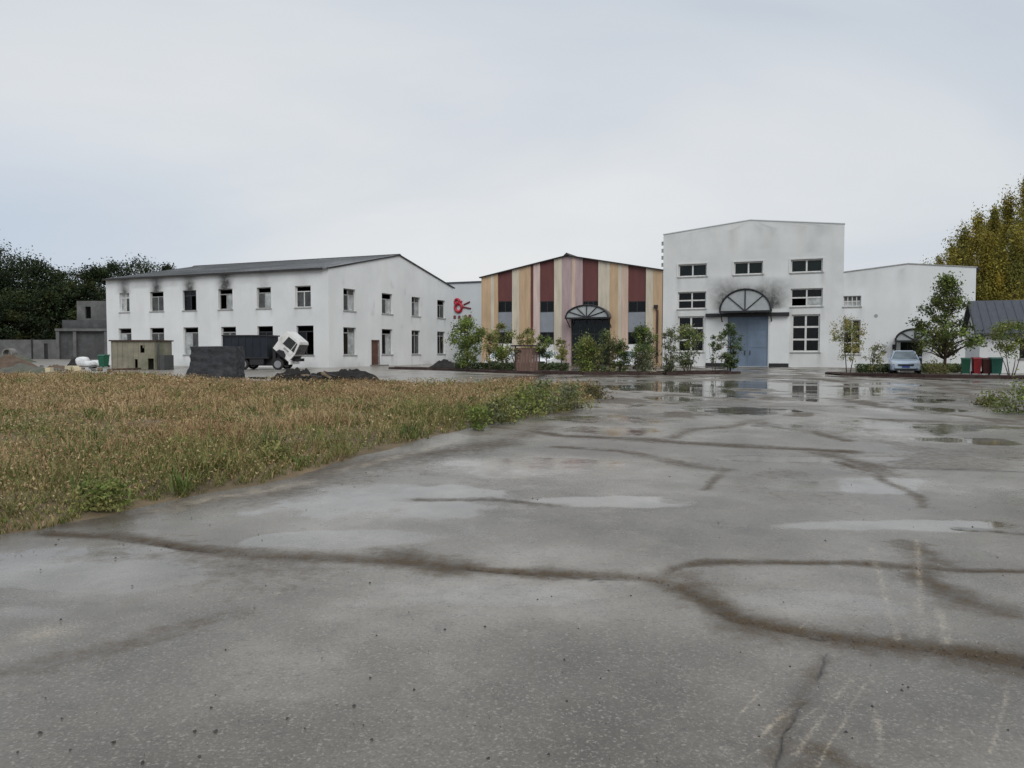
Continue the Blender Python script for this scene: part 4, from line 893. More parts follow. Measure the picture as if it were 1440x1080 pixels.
def make_car(name, label, paint, loc, rz, group=None):
    """sedan, nose towards local -y; 1.76 wide, 4.5 long, 1.45 high"""
    root = thing(name, label, 'car', loc, rz, group)
    S = [(-2.22,.62,.36,.60),(-2.12,.76,.24,.70),(-1.75,.85,.20,.80),(-1.0,.875,.19,.90),(-.6,.88,.19,.93),(.4,.88,.19,.95),(1.2,.88,.20,.97),(1.85,.85,.22,.99),(2.15,.78,.26,.93),(2.25,.66,.40,.80)]
    mb = MB(); secs = []
    for y, w, zb, zt_ in S:
        zm = zb+(zt_-zb)*.55
        secs.append([(-w*.9,y,zb),(-w,y,zb+.12*(zt_-zb)),(-w*1.0,y,zm),(-w*.95,y,zt_-.05),(-w*.80,y,zt_),(w*.80,y,zt_),(w*.95,y,zt_-.05),(w,y,zm),(w,y,zb+.12*(zt_-zb)),(w*.9,y,zb)])
    loft(mb, secs); body = mb.build('body', paint, root, False)
    # cabin: glass body, painted roof and pillars
    def ring(y, wb, zb, wt, zt_): return [(-wb, y, zb), (-wt, y, zt_), (wt, y, zt_), (wb, y, zb)]
    mb = MB(); vs = [(-.78,-.95,.90),(.78,-.95,.90),(-.58,-.28,1.38),(.58,-.28,1.38),(-.56,.75,1.40),(.56,.75,1.40),(-.76,1.55,.98),(.76,1.55,.98)]
    mb.add(vs, [(0,1,3,2)]); mb.build('windscreen', 'car_glass', root)
    mb = MB(); mb.add(vs, [(4,5,7,6)]); mb.build('rear_window', 'car_glass', root)
    for a, b, c, d in ((0,2,4,6),(1,3,5,7)):
        mb = MB(); mb.add(vs, [(a,b,c,d)]); mb.build('side_window', 'car_glass', root)
    mb = MB(); loft(mb, [[(-.56,-.30,1.375),(-.50,-.30,1.425),(.50,-.30,1.425),(.56,-.30,1.375)],[(-.58,.2,1.40),(-.50,.2,1.46),(.50,.2,1.46),(.58,.2,1.40)],[(-.56,.76,1.39),(-.5,.76,1.43),(.5,.76,1.43),(.56,.76,1.39)]]); mb.build('roof', paint, root, False)
    mb = MB()
    for s in (-1, 1):
        for p, q_ in ((0, 2), (4, 6)):
            a, b = Vector(vs[p+(s > 0)]), Vector(vs[q_+(s > 0)]); mb.tube([a, b], .035, 6)
        mb.tube([(s*.79, .32, .93), (s*.575, .27, 1.40)], .03, 6)
    mb.build('pillar', paint, root)
    for s in (-1, 1):
        mb = MB(); mb.prism([(s*.48,.60),(s*.78,.62),(s*.80,.72),(s*.62,.73),(s*.46,.66)], 'y', -2.19, -1.98); mb.build('headlight', 'lamp_clear', root)
        mb = MB(); mb.prism([(s*.80,.98),(s*.98,.97),(s*1.0,1.08),(s*.82,1.10)], 'y', -.72, -.58); mb.build('mirror', paint, root)
        for yy in (-1.38, 1.32): wheel(root, s*.79, yy, .31, .20, s)
    mb = MB(); mb.prism([(-.42,.50),(.42,.50),(.46,.62),(-.46,.62)], 'y', -2.26, -2.15); mb.build('grille', 'black_metal', root)
    mb = MB(); mb.prism([(-.60,.24),(.60,.24),(.66,.38),(-.66,.38)], 'y', -2.20, -2.05); mb.build('air_intake', 'black_metal', root)
    mb = MB(); mb.box(-.22, .22, -2.28, -2.262, .40, .50); mb.build('number_plate', 'plate_blue', root)
    return root
make_car('silver_car', 'silver-blue sedan facing the yard beside the arched porch', 'car_silver', gx(1271, 49.5), R(-24))
for px, Y_, lab in ((706, 63, 'white car parked behind the bushes nearest the red board shelter'), (769, 61, 'white car parked behind the young trees between shelter and bushes'), (882, 61, 'white car parked behind the dense bushes right of the striped hall porch')):
    make_car('white_car', lab, 'car_white', gx(px, Y_), R(-18), 'white cars parked before the striped hall')

# lorry with its cab tipped forward
lt = gx(314, 58); tr_ = thing('lorry', 'dark navy box lorry with its white cab tipped forward', 'lorry', lt, R(-4))
kx = 58/F; Lx = lambda px: (px-314)*kx
Hc = 2.62
mb = MB(); mb.box(0, Lx(378), 0, 2.2, .95, Hc-.1); bx_ = mb.build('cargo_box', 'navy_paint', tr_)
for k in range(7): mb = MB(); xx = Lx(314+k*10.4); mb.box(xx, xx+.08, -.05, -.003, .95, Hc-.1); mb.build('rib', 'navy_paint', bx_)
mb = MB(); mb.box(-.06, Lx(380), -.08, 2.28, Hc-.098, Hc); mb.build('top_rail', 'black_metal', bx_)
mb = MB(); mb.box(-.06, Lx(380), -.06, 2.26, .85, .948); mb.build('bottom_rail', 'black_metal', bx_)
mb = MB(); mb.box(.05, Lx(420), .55, .75, .62, .845); mb.box(.05, Lx(420), 1.45, 1.65, .62, .845); mb.build('chassis', 'black_metal', tr_)
mb = MB(); mb.box(Lx(382), Lx(393), .45, 1.75, .66, 1.5); mb.box(Lx(384), Lx(388), .2, .44, .7, 1.9); mb.build('engine', 'black_metal', tr_)
mb = MB(); mb.box(Lx(352), Lx(372), .02, .5, .38, .84); mb.build('fuel_tank', 'black_metal', tr_)
mb = MB(); mb.box(.1, Lx(392), .5, 1.7, .30, .615); mb.build('undercarriage', 'black_metal', tr_)
def wheel_x(root, x, y, r, w):
    o_ = len(root.children); wheel(root, 0, 0, r, w, 1)
    wobj = [c for c in root.children if c.name.startswith('wheel')][-1]; wobj.rotation_euler = (0, 0, math.pi/2); wobj.location = (x, y, 0)
for xx in (Lx(324), Lx(342), Lx(392)):
    for yy in (.15, 2.0): 
        mbw = MB(); seg = 20; r_, w_ = .43, .26; prof = [(-.5,.66),(-.5,.94),(-.38,1),(.38,1),(.5,.94),(.5,.66)]; n = len(prof)
        mbw.add([(xx+math.cos(2*math.pi*k/seg)*r_*p[1], yy+p[0]*w_, r_+math.sin(2*math.pi*k/seg)*r_*p[1]) for k in range(seg) for p in prof], [(k*n+j, k*n+(j+1)%n, ((k+1)%seg)*n+(j+1)%n, ((k+1)%seg)*n+j) for k in range(seg) for j in range(n)])
        wo = mbw.build('wheel', 'rubber', tr_, True); mbw = MB(); mbw.tube([(xx, yy-.1, r_), (xx, yy+.1, r_)], r_*.68, 14); mbw.build('rim', 'steel', wo)
# cab drawn upright (x forward), hinged at its lower front corner and tipped forward
cabx, cabz = Lx(407), .62
hinge = Matrix.Translation((cabx, 0, cabz)) @ Matrix.Rotation(R(39), 4, 'Y')
cab_side = [(-1.55, .05), (.0, .0), (.06, .75), (-.12, 1.55), (-.25, 1.68), (-1.50, 1.70), (-1.58, 1.2)]
mb = MB(); mb.prism(cab_side, 'y', .08, 2.12, hinge); cab = mb.build('cab', 'truck_white', tr_)
def cabpart(name, pts, y0, y1, mat): 
    mb = MB(); mb.prism(pts, 'y', y0, y1, hinge); return mb.build(name, mat, cab)
for y0, y1 in ((.045, .078), (2.122, 2.15)):
    cabpart('side_window', [(-.40, .80), (-.40, 1.50), (-1.12, 1.50), (-1.16, .80)], y0, y1, 'glass_dark'); cabpart('side_window', [(-.10, .80), (-.26, 1.48), (-.34, 1.50), (-.34, .80)], y0, y1, 'glass_dark'); cabpart('wheel_arch', [(-.35, -.02), (-.45, .28), (-.75, .40), (-1.1, .28), (-1.2, -.02)], y0-.01 if y0 < 1 else y0, y1 if y0 < 1 else y1+.01, 'black_metal')
    cabpart('door_panel', [(-.16, .42), (-.14, .76), (-1.15, .76), (-1.18, .42)], y0, y1, 'truck_white')
    cabpart('lettering_band', [(-.42, .52), (-.42, .66), (-.9, .66), (-.9, .52)], y0-.012 if y0 < 1 else y1, y0-.002 if y0 < 1 else y1+.01, 'frame_dirty')
mb = MB(); mb.add([hinge @ Vector(p) for p in ((.07,.12,.72),(.07,2.08,.72),(-.105,2.08,1.52),(-.105,.12,1.52),(.09,.12,.72),(.09,2.08,.72),(-.085,2.08,1.52),(-.085,.12,1.52))], [(0,1,2,3),(4,5,6,7),(0,1,5,4),(1,2,6,5),(2,3,7,6),(3,0,4,7)]); mb.build('windscreen', 'glass_dark', cab)
mb = MB(); mb.box(.062, .10, .3, 1.9, .22, .55, hinge); mb.build('grille', 'black_metal', cab)
for yy in (.16, 1.72): mb = MB(); mb.box(.05, .11, yy, yy+.3, .06, .20, hinge); mb.build('headlight', 'lamp_clear', cab)
mb = MB(); mb.box(-1.4, -.1, .3, 1.9, -.12, .0, hinge); mb.build('cab_floor', 'black_metal', cab)
mb = MB(); mb.tube([hinge @ Vector((.0, .08, 1.3)), hinge @ Vector((.22, -.12, 1.35)), hinge @ Vector((.22, -.12, .9))], .025, 6); mb.box(.16, .28, -.24, -.02, .95, 1.30, hinge); mb.build('mirror', 'black_metal', cab)
mb = MB(); mb.box(cabx+.02, cabx+.16, .1, 2.1, .40, .70); mb.build('bumper', 'truck_white', tr_)

# ------------------------------------------------------------------ site clutter on the left
# cabin
Yc = 57.5; cb = thing('site_cabin', 'weathered beige-green site cabin with a small dark window', 'cabin', gx(157, Yc), R(-6)); kc = Yc/F; cl_ = lambda px: (px-157)*kc
hz_ = atY(190, 480, Yc).z
ho = [(cl_(200), cl_(206), .0, .0)]
wn = (cl_(200), cl_(206.5), atY(0, 496, Yc).z, atY(0, 485.5, Yc).z); dr2 = (cl_(211), cl_(221), .03, atY(0, 504, Yc).z); d3 = (cl_(191.5), cl_(196), .03, atY(0, 505, Yc).z)
wall_mesh('front_wall', cb, 'cabin_paint', fa, 0, cl_(222), .02, hz_, [wn, dr2, d3], th=.08, step=5)
mb = MB(); mb.box(0.002, .08, .082, 2.3, .02, hz_); mb.box(.08, cl_(222), 2.22, 2.3, .02, hz_); mb.box(cl_(222)-.08, cl_(222)-.002, .082, 2.22, .02, hz_); mb.build('rear_wall', 'cabin_paint', cb)
mb = MB(); mb.box(-.12, cl_(224), -.12, 2.4, hz_+.003, hz_+.10); mb.build('roof', 'rusty', cb)
for k in range(9): mb = MB(); xx = cl_(157)+k*.42; mb.box(xx, xx+.06, -.03, -.002, hz_-.5 if 2.1 < xx < 3.2 else .05, hz_-.02); mb.build('batten', 'cabin_paint', cb)
mb = MB(); mb.box(cl_(222)+.02, cl_(232), .3, 1.6, 0, 1.1); mb.box(cl_(223), cl_(225), .25, .3, 0, 1.9); tag(mb.build('side_locker', 'concrete_old', cb))
mb = MB(); mb.box(.05, cl_(221)-.05, .2, 2.1, .0, .019); mb.build('floor', 'old_timber', cb)
# tarp-covered stack
Yt = 38.5; ts = thing('tarp_covered_stack', 'tall stack wrapped in dark grey tarpaulin at the field edge', 'stack', gx(268, Yt), R(3)); kt = Yt/F
W_, Hs, Dp = (335-271)*kt, atY(300, 488, Yt).z+.02, 1.3
nu, nv = 84, 26; per = []
def ringpt(u):   # rectangle walked evenly, corners rounded
    per_ = 2*(W_+Dp); d = (u % 1)*per_
    if d < W_: p = (d, 0)
    elif d < W_+Dp: p = (W_, d-W_)
    elif d < 2*W_+Dp: p = (2*W_+Dp-d, Dp)
    else: p = (0, per_-d)
    k_ = .12; cx_, cy_ = min(max(p[0], k_), W_-k_), min(max(p[1], k_), Dp-k_); v_ = Vector((p[0]-cx_, p[1]-cy_)); 
    v_ = v_.normalized()*k_ if v_.length > 1e-6 else v_
    return (cx_+v_.x, cy_+v_.y)
V, Fq = [], []
for j in range(nv+1):
    f = j/nv
    for i in range(nu):
        x_, y_ = ringpt(i/nu); z_ = Hs*f
        fold = .022*math.sin(i*1.3+2*math.sin(f*3+i*.2))*(1-f*.6)+.13*(fbm(np.array([i*.33]), np.array([f*7.+i*.05]), 4)[0]-.5)
        cx_, cy_ = x_-W_/2, y_-Dp/2; k_ = 1+fold+.05*(1-f); xo = W_/2+cx_*k_; yo = Dp/2+cy_*k_
        if xo < .2: xo -= (1-f)**3*.30
        V.append((xo, yo, z_+(.05*(fbm(np.array([x_*2.]), np.array([y_*2.]))[0]-.5) if f == 1 else 0)))
b_ = len(V); V.append((W_/2, Dp/2, Hs+.03))
for j in range(nv):
    for i in range(nu): Fq.append((j*nu+i, j*nu+(i+1) % nu, (j+1)*nu+(i+1) % nu, (j+1)*nu+i))
for i in range(nu): Fq.append((nv*nu+i, nv*nu+(i+1) % nu, b_))
mb = MB(); mb.add(V, Fq); mb.build('tarpaulin', 'tarp', ts)
# mounds
def mound(name, label, c, rx, ry, h, mat, seed, cat='rubble', rot=0, rough=.5):
    n = 46; X_, Y_ = np.meshgrid(np.linspace(-1, 1, n), np.linspace(-1, 1, n), indexing='ij'); r_ = np.sqrt(X_**2+Y_**2)
    z = np.clip(1-r_**1.6, 0, 1)*(1-rough+rough*2*fbm(X_*5+seed*7.7, Y_*5+seed*3.1, 5))*h*1.2-.03
    I_ = np.arange(n*n).reshape(n, n); Fq = np.stack([I_[:-1, :-1], I_[1:, :-1], I_[1:, 1:], I_[:-1, 1:]], -1).reshape(-1, 4)
    V_ = np.stack([X_*rx, Y_*ry, z], -1).reshape(-1, 3); kp = (z.ravel()[Fq] > -.029).any(1); Fq = Fq[kp]; us, iv = np.unique(Fq, return_inverse=True)
    o = np_mesh(name, V_[us], iv.reshape(-1, 4), mat, smooth=True); o.location = c; o.rotation_euler = (0, 0, rot); return tag(o, label, cat)
mound('earth_mound', 'low grey-green earth mound at the back of the field', G(35, 527), 2.6, 1.6, .50, 'mound_grey', 1)
mound('rubble_heap', 'reddish brown rubble heap in front of the boundary wall', G(10, 519), 2.6, 1.8, .85, 'mound_brown', 2)
mound('rubble_heap', 'small brown rubble heap between pale timbers and white sacks', G(80, 520), 1.2, .8, .30, 'mound_brown', 3)
mound('ash_heap', 'black charred heap near the tipped-cab lorry', G(418, 541), 1.5, .7, .50, 'charred', 4, 'heap', rough=.9)
mound('ash_heap', 'wide black charred heap with planks on it, before the gable wall', G(490, 542), 2.1, .8, .48, 'charred', 5, 'heap', rough=.9)
mound('earth_mound', 'flat brown spoil bank running towards the planting beds', G(555, 543), 1.3, .5, .20, 'mound_brown', 6)
mound('earth_mound', 'flat brown spoil bank between tarpaulin stack and charred heap', G(372, 543), 1.4, .5, .18, 'mound_brown', 8)
mound('ash_heap', 'small dark heap against the far corner of the gable wall', G(625, 518), 1.4, .8, .55, 'charred', 9, 'heap')
def plank(name, label, a, b, w, t, mat, z=.05, za=None, group=None, cat='plank'):
    a = Vector(a); b = Vector(b); d = b-a; L_ = d.length; M_ = Matrix.Translation(a) @ d.to_track_quat('X', 'Z').to_matrix().to_4x4()
    mb = MB(); k = 4; j = [random.uniform(-.15, .15)*w for _ in range(k+1)]
    for i in range(k): mb.add([M_ @ Vector(p) for p in ((L_*i/k,-w/2+j[i],0),(L_*(i+1)/k,-w/2+j[i+1],0),(L_*(i+1)/k,w/2+j[i+1],0),(L_*i/k,w/2+j[i],0),(L_*i/k,-w/2+j[i],t),(L_*(i+1)/k,-w/2+j[i+1],t),(L_*(i+1)/k,w/2+j[i+1],t),(L_*i/k,w/2+j[i],t))], [(3,2,1,0),(4,5,6,7),(0,1,5,4),(2,3,7,6)]+([(3,0,4,7)] if i == 0 else [])+([(1,2,6,5)] if i == k-1 else []))
    return tag(mb.build(name, mat), label, cat, group)
gz = lambda px, py, z: G(px, py)+Vector((0, 0, z))
plank('dark_board', 'flat black board lying right of the tarpaulin stack', gz(352, 536, .12), gz(374, 536, .10), .5, .08, 'charred')
plank('dark_board', 'long pale-edged board leaning on the wide charred heap', gz(441, 541, .05), gz(468, 541, .42), .25, .05, 'old_timber')
plank('dark_board', 'grey-brown plank lying along the foot of the wide charred heap', gz(440, 546, .06), gz(480, 544, .14), .22, .05, 'old_timber')
for i, (p, q_, z0_, z1_) in enumerate([((448,541),(500,542),.42,.52),((470,543),(530,543),.30,.22),((455,542),(478,545),.40,.08),((500,543),(545,544),.20,.06),((395,541),(436,540),.30,.42),((405,543),(450,542),.16,.24),((480,541),(515,540),.42,.36)]):
    plank('charred_timber', 'charred black timber lying across the burnt heaps', gz(*p, z0_), gz(*q_, z1_), .18, .10, 'charred', group='charred timbers on the burnt heaps')
for i in range(26):
    px = random.choice((random.uniform(392, 445), random.uniform(440, 545), random.uniform(440, 520))); c0 = G(px, random.uniform(539, 545)); a_ = random.uniform(-.5, .5)+(math.pi if random.random() < .5 else 0); L_ = random.uniform(.4, 1.2); zc = random.uniform(.22, .52); dz = random.uniform(-.16, .2)
    dv = Vector((math.cos(a_)*L_/2, math.sin(a_)*L_/2, dz))
    plank('charred_timber' if i % 5 else 'old_plank', 'charred black timber lying across the burnt heaps' if i % 5 else 'grey-brown unburnt plank lying on the burnt heaps', c0+Vector((0, 0, zc))-dv, c0+Vector((0, 0, zc))+dv, random.uniform(.08, .4), random.uniform(.03, .1), 'charred' if i % 5 else 'old_timber', group='charred timbers on the burnt heaps' if i % 5 else 'unburnt planks on the burnt heaps')
for i, (px, py, s) in enumerate([(505,547,.35),(516,546,.3),(524,547,.28),(485,543,.2)]):
    mb = MB(); pts = [(random.uniform(.6, 1)*s*math.cos(a_), random.uniform(.5, .9)*s*.6*math.sin(a_)) for a_ in np.linspace(0, 5.4, 7)]; mb.prism(pts, 'z', 0, s*.45)
    o = mb.build('concrete_lump', 'concrete_pale'); o.location = gz(px, py, .02); o.rotation_euler = (.2, .15, i); tag(o, 'broken pale concrete lump at the foot of the wide charred heap', 'rubble', 'broken concrete lumps by the charred heap')
plank('timber_raft', 'dark rusty sheet lying in front of the site cabin', gz(156, 523, .10), gz(194, 523, .16), 1.0, .12, 'rusty', cat='sheet')
for i, (a_, b_, lab) in enumerate([((66,528),(73,528), 'short cream timber block lying at the field edge'), ((96,524),(106,525), 'cream foam board lying in front of the white sacks'), ((104,527),(110,528), 'small cream offcut beside the cream foam board'), ((74,526),(92,525), 'long weathered board lying between the cream pieces')]):
    plank('timber_offcut', lab, gz(*a_, .18), gz(*b_, .20), .35, .28 if i != 3 else .06, 'pale_timber' if i != 3 else 'old_timber', cat='timber')
for i in range(22):
    px = random.choice((random.uniform(-5, 60), random.uniform(50, 112), random.uniform(112, 160))); py = random.uniform(516, 525); c0 = G(px, py); s_ = random.uniform(.12, .42)
    mb = MB(); pts = [(random.uniform(.6, 1)*s_*math.cos(a_), random.uniform(.5, .9)*s_*math.sin(a_)) for a_ in np.linspace(0, 5.3, 6)]; mb.prism(pts, 'z', -.02, s_*random.uniform(.3, .8))
    wood = i % 3 == 0
    o = mb.build('rubble_piece', ('old_timber', 'mound_brown', 'concrete_grey')[i % 3]); o.location = c0+Vector((0, 0, .06)); o.rotation_euler = (random.uniform(-.3, .3), random.uniform(-.3, .3), random.uniform(0, 6))
    tag(o, ('splintered brown timber piece among the rubble left of the site cabin', 'lump of brown rubble lying left of the site cabin', 'grey broken concrete piece lying left of the site cabin')[i % 3], 'rubble', ('timber pieces in the rubble', 'brown rubble lumps', 'grey concrete pieces')[i % 3])
def sack(loc, sx_, sy_, sz_, rz, label):
    n1_, n2_ = 14, 9; V_ = []; Fq = []
    for j in range(n2_):
        ph = math.pi*(j/(n2_-1)-.5)
        for i in range(n1_):
            th = 2*math.pi*i/n1_; e = .6; c_ = math.cos(ph); k_ = 1+.18*(random.random()-.5)
            V_.append((sx_*k_*c_**e*math.copysign(abs(math.cos(th))**e, math.cos(th)), sy_*k_*c_**e*math.copysign(abs(math.sin(th))**e, math.sin(th)), sz_*(1+math.copysign(abs(math.sin(ph))**.8, math.sin(ph)))))
    for j in range(n2_-1):
        for i in range(n1_): Fq.append((j*n1_+i, j*n1_+(i+1) % n1_, (j+1)*n1_+(i+1) % n1_, (j+1)*n1_+i))
    mb = MB(); mb.add(V_, Fq); o = mb.build('bulk_sack', 'bag_white', smooth=True); o.location = loc; o.rotation_euler = (0, 0, rz); tag(o, label, 'sack')
sack(gx(117, 68), .55, .45, .45, .2, 'large white bulk sack standing left of the green bin'); sack(gx(126, 67), .5, .4, .28, 1.0, 'slumped white sack leaning against the large white sack'); sack(gx(134, 67.5), .45, .4, .3, .5, 'small white sack nearest the green bin')
mound('spoil_pile', 'small dark pile beside the large white bulk sack', gx(105, 69), .7, .6, .6, 'charred', 12, 'heap')
def bin_(loc, w, d, h, mat, label, group=None):
    root = thing('wheeled_bin', label, 'bin', loc, R(random.uniform(-25, -12)), group); mb = MB()
    loft(mb, [[(-w*.40,-d*.38,.06),(w*.40,-d*.38,.06),(w*.40,d*.38,.06),(-w*.40,d*.38,.06)], [(-w*.5,-d*.5,h*.9),(w*.5,-d*.5,h*.9),(w*.5,d*.5,h*.9),(-w*.5,d*.5,h*.9)]]); mb.build('body', mat, root)
    mb = MB(); mb.prism([(-d*.56, h*.905), (d*.56, h*.905), (d*.5, h), (-d*.3, h*.985)], 'x', -w*.54, w*.54); mb.build('lid', mat, root)
    mb = MB(); mb.tube([(-w*.4, d*.6, h*.93), (w*.4, d*.6, h*.93)], .02, 6); mb.build('handle', 'black_metal', root)
    for s in (-1, 1): mb = MB(); mb.tube([(s*w*.44, d*.36, .1), (s*w*.50, d*.36, .1)], .1, 10); mb.build('wheel', 'rubber', root)
bin_(gx(1358, 47.2), .48, .5, 1.02, 'bin_green', 'dark green wheeled bin beside the red bin'); bin_(gx(1373, 47.0), .44, .5, 1.05, 'bin_red', 'bright red wheeled bin')
bin_(gx(1387, 46.8), .48, .5, 1.02, 'bin_maroon', 'dark maroon wheeled bin between red and teal bins'); bin_(gx(1400, 46.5), .62, .55, 1.05, 'bin_teal', 'teal green wheeled bin at the end of the row')
bin_(gx(146, 66), .7, .6, 1.1, 'bin_green', 'green wheeled bin at the corner of the site cabin')
# concrete pipe by the boundary wall
pr = MB(); seg = 20; prof = [(.62, -.5), (.62, .5), (.46, .5), (.46, -.5)]
pr.add([(math.cos(2*math.pi*k/seg)*p[0], p[1], .62+math.sin(2*math.pi*k/seg)*p[0]) for k in range(seg) for p in prof], [(k*4+j, k*4+(j+1) % 4, ((k+1) % seg)*4+(j+1) % 4, ((k+1) % seg)*4+j) for k in range(seg) for j in range(4)])
o = pr.build('concrete_pipe', 'concrete_pale'); o.location = gx(14, 92)+Vector((0, 0, .45)); tag(o, 'short concrete pipe with a dark round opening on the rubble', 'pipe')
mound('rubble_heap', 'grey rubble bank under the short concrete pipe', gx(12, 92), 3.5, 1.5, .85, 'mound_grey', 15)
# red board shelter
Ys = 51; sh = thing('board_shelter', 'reddish board screen with a dark flat top among the young trees', 'screen', gx(723, Ys), R(-10)); ks = Ys/F
for k in range(8): mb = MB(); xx = .12+k*.185; mb.box(xx, xx+.17, 0, .04, .06+random.uniform(0, .04), 1.62+random.uniform(-.02, .02)); mb.build('board', 'red_board', sh)
for xx in (.02, 1.62): mb = MB(); mb.box(xx, xx+.09, .045, .14, -.02, 1.72); mb.build('post', 'rusty', sh)
mb = MB(); mb.box(-.22, 1.75, -.15, .5, 1.722, 1.82); mb.build('top', 'black_metal', sh)
mb = MB(); mb.box(.1, 1.63, .042, .08, .5, .6); mb.box(.1, 1.63, .042, .08, 1.3, 1.4); mb.build('rail', 'rusty', sh)

# ------------------------------------------------------------------ planting
GREEN = ((.155,.205,.050),(.20,.24,.065),(.11,.15,.038)); OLIVE = ((.24,.25,.085),(.19,.205,.065),(.28,.27,.10)); DARKG = ((.085,.120,.048),(.115,.15,.062),(.065,.092,.036))
GREYG = ((.17,.195,.115),(.13,.15,.08),(.22,.235,.14)); YEL = ((.29,.27,.11),(.23,.23,.09),(.32,.28,.12)); BRN = ((.13,.105,.058),(.15,.125,.07),(.11,.115,.05))
def pt(name, label, px, pyb, pyt, wpx, **k):
    Y_ = k.pop('Y', None); b = gx(px, Y_) if Y_ else G(px, pyb); Y_ = b.y
    k['n'] = int(k['n']*1.15); k['leaf'] = k['leaf']*.85; k['spread'] = k.get('spread', .16)*.9
    return tree(name, label, k.pop('cat', 'tree'), b, atY(px, pyt, Y_).z, wpx*Y_/F, **k)
pt('young_tree', 'round bright green young tree at the corner of the gable wall', 657, 522, 449, 50, Y=53, z0=.16, shape='round', n=5500, leaf=.085, cols=GREEN, trunk=.08, clumps=70)
pt('young_tree', 'olive green young tree between the round tree and the board screen', 707, 522, 457, 42, Y=52, z0=.22, shape='vase', n=3000, leaf=.08, cols=GREEN+OLIVE, trunk=.05, clumps=42)
pt('young_tree', 'thin yellowish sapling left of the olive young tree', 688, 522, 470, 26, Y=51.5, z0=.3, shape='vase', n=900, leaf=.08, cols=YEL, trunk=.04, clumps=22)
pt('young_tree', 'sparse yellow-green sapling rising behind the board screen', 742, 522, 463, 36, Y=53, z0=.35, shape='vase', n=1300, leaf=.075, cols=YEL+OLIVE, trunk=.045, clumps=26)
pt('young_tree', 'dark green sapling in front of the second maroon bay', 768, 524, 472, 28, Y=51, z0=.4, shape='round', n=1500, leaf=.08, cols=DARKG+GREEN, trunk=.045, clumps=28)
pt('young_tree', 'low olive sapling beside the cream stripe', 790, 524, 477, 24, Y=50, z0=.3, shape='vase', n=1100, leaf=.075, cols=OLIVE, trunk=.04, clumps=24)
pt('leaning_sapling', 'bare dark sapling trunk leaning against the board screen', 727, 523, 492, 14, Y=50, z0=.6, shape='vase', n=260, leaf=.06, cols=BRN, trunk=.07, clumps=10, lean=-1.0, limbs=4)
pt('leafy_bush', 'broad dense green bush below the arched hood of the striped hall', 824, 527, 474, 40, Y=48, z0=.02, shape='bush', n=4200, leaf=.075, cols=GREEN+OLIVE, trunk=.04, clumps=60, stems=6, cat='bush', spread=.2)
pt('leafy_bush', 'brownish twiggy bush right of the broad dense bush', 853, 527, 470, 38, Y=47.5, z0=.02, shape='bush', n=3000, leaf=.07, cols=BRN+OLIVE+DARKG, trunk=.04, clumps=50, stems=6, cat='bush', spread=.2)
pt('leafy_bush', 'dark green bush between the twiggy bush and the drainpipe', 874, 527, 480, 26, Y=48, z0=.02, shape='bush', n=2000, leaf=.07, cols=DARKG+GREEN, trunk=.04, clumps=36, stems=5, cat='bush', spread=.2)
pt('young_tree', 'leafy green young tree in front of the fourth maroon bay', 903, 526, 462, 44, Y=48, z0=.15, shape='round', n=3800, leaf=.075, cols=GREEN+DARKG, trunk=.05, clumps=52)
pt('leafy_bush', 'low brownish bush at the foot of the fourth maroon bay', 905, 527, 500, 46, Y=47.3, z0=.02, shape='bush', n=2000, leaf=.06, cols=BRN+GREYG, trunk=.03, clumps=40, stems=5, cat='bush', spread=.22)
pt('leafy_bush', 'grey-green willowy shrub before the tall hall corner', 942, 527, 462, 36, Y=47.5, z0=.05, shape='vase', n=2200, leaf=.07, cols=GREYG, trunk=.04, clumps=44, stems=6, cat='bush')
pt('leafy_bush', 'green spreading shrub below the left tall window', 966, 527, 458, 44, Y=47.5, z0=.08, shape='vase', n=3000, leaf=.07, cols=GREYG+GREEN, trunk=.04, clumps=54, stems=6, cat='bush')
pt('young_tree', 'small thin shrub left of the dark young tree by the doors', 1004, 525, 474, 20, Y=50, z0=.3, shape='vase', n=800, leaf=.07, cols=DARKG+GREYG, trunk=.03, clumps=20, stems=3)
pt('young_tree', 'dark green upright young tree in front of the blue-grey doors', 1027, 525, 457, 36, Y=50, z0=.12, shape='round', n=3000, leaf=.075, cols=DARKG, trunk=.06, clumps=44, bark='bark_red')
pt('young_tree', 'pale drooping young tree in front of the wing window', 1192, 527, 450, 52, Y=47.5, z0=.28, shape='vase', n=2000, leaf=.07, cols=OLIVE+YEL, trunk=.05, clumps=40, stems=3, spread=.14, droop=.25)
pt('young_tree', 'low sparse sapling between the drooping tree and the silver car', 1228, 528, 482, 34, Y=47, z0=.2, shape='vase', n=900, leaf=.065, cols=OLIVE+GREYG, trunk=.035, clumps=24, stems=3)
pt('conical_tree', 'tall conical green tree in the bed right of the silver car', 1328, 530, 394, 104, Y=46, z0=.24, shape='cone', n=7000, leaf=.095, cols=GREEN+((.10,.11,.025),(.05,.07,.02),(.045,.06,.02)), trunk=.10, clumps=120, limbs=40, spread=.10)
pt('young_tree', 'olive young tree in front of the small house window', 1422, 531, 456, 56, Y=45, z0=.38, shape='vase', n=2600, leaf=.08, cols=OLIVE+GREEN, trunk=.05, clumps=44, stems=4)
pt('leafy_bush', 'low dry scrub under the conical tree', 1316, 531, 511, 44, Y=45.6, z0=.02, shape='bush', n=1200, leaf=.06, cols=BRN+OLIVE, trunk=.03, clumps=30, stems=5, cat='bush', spread=.25)
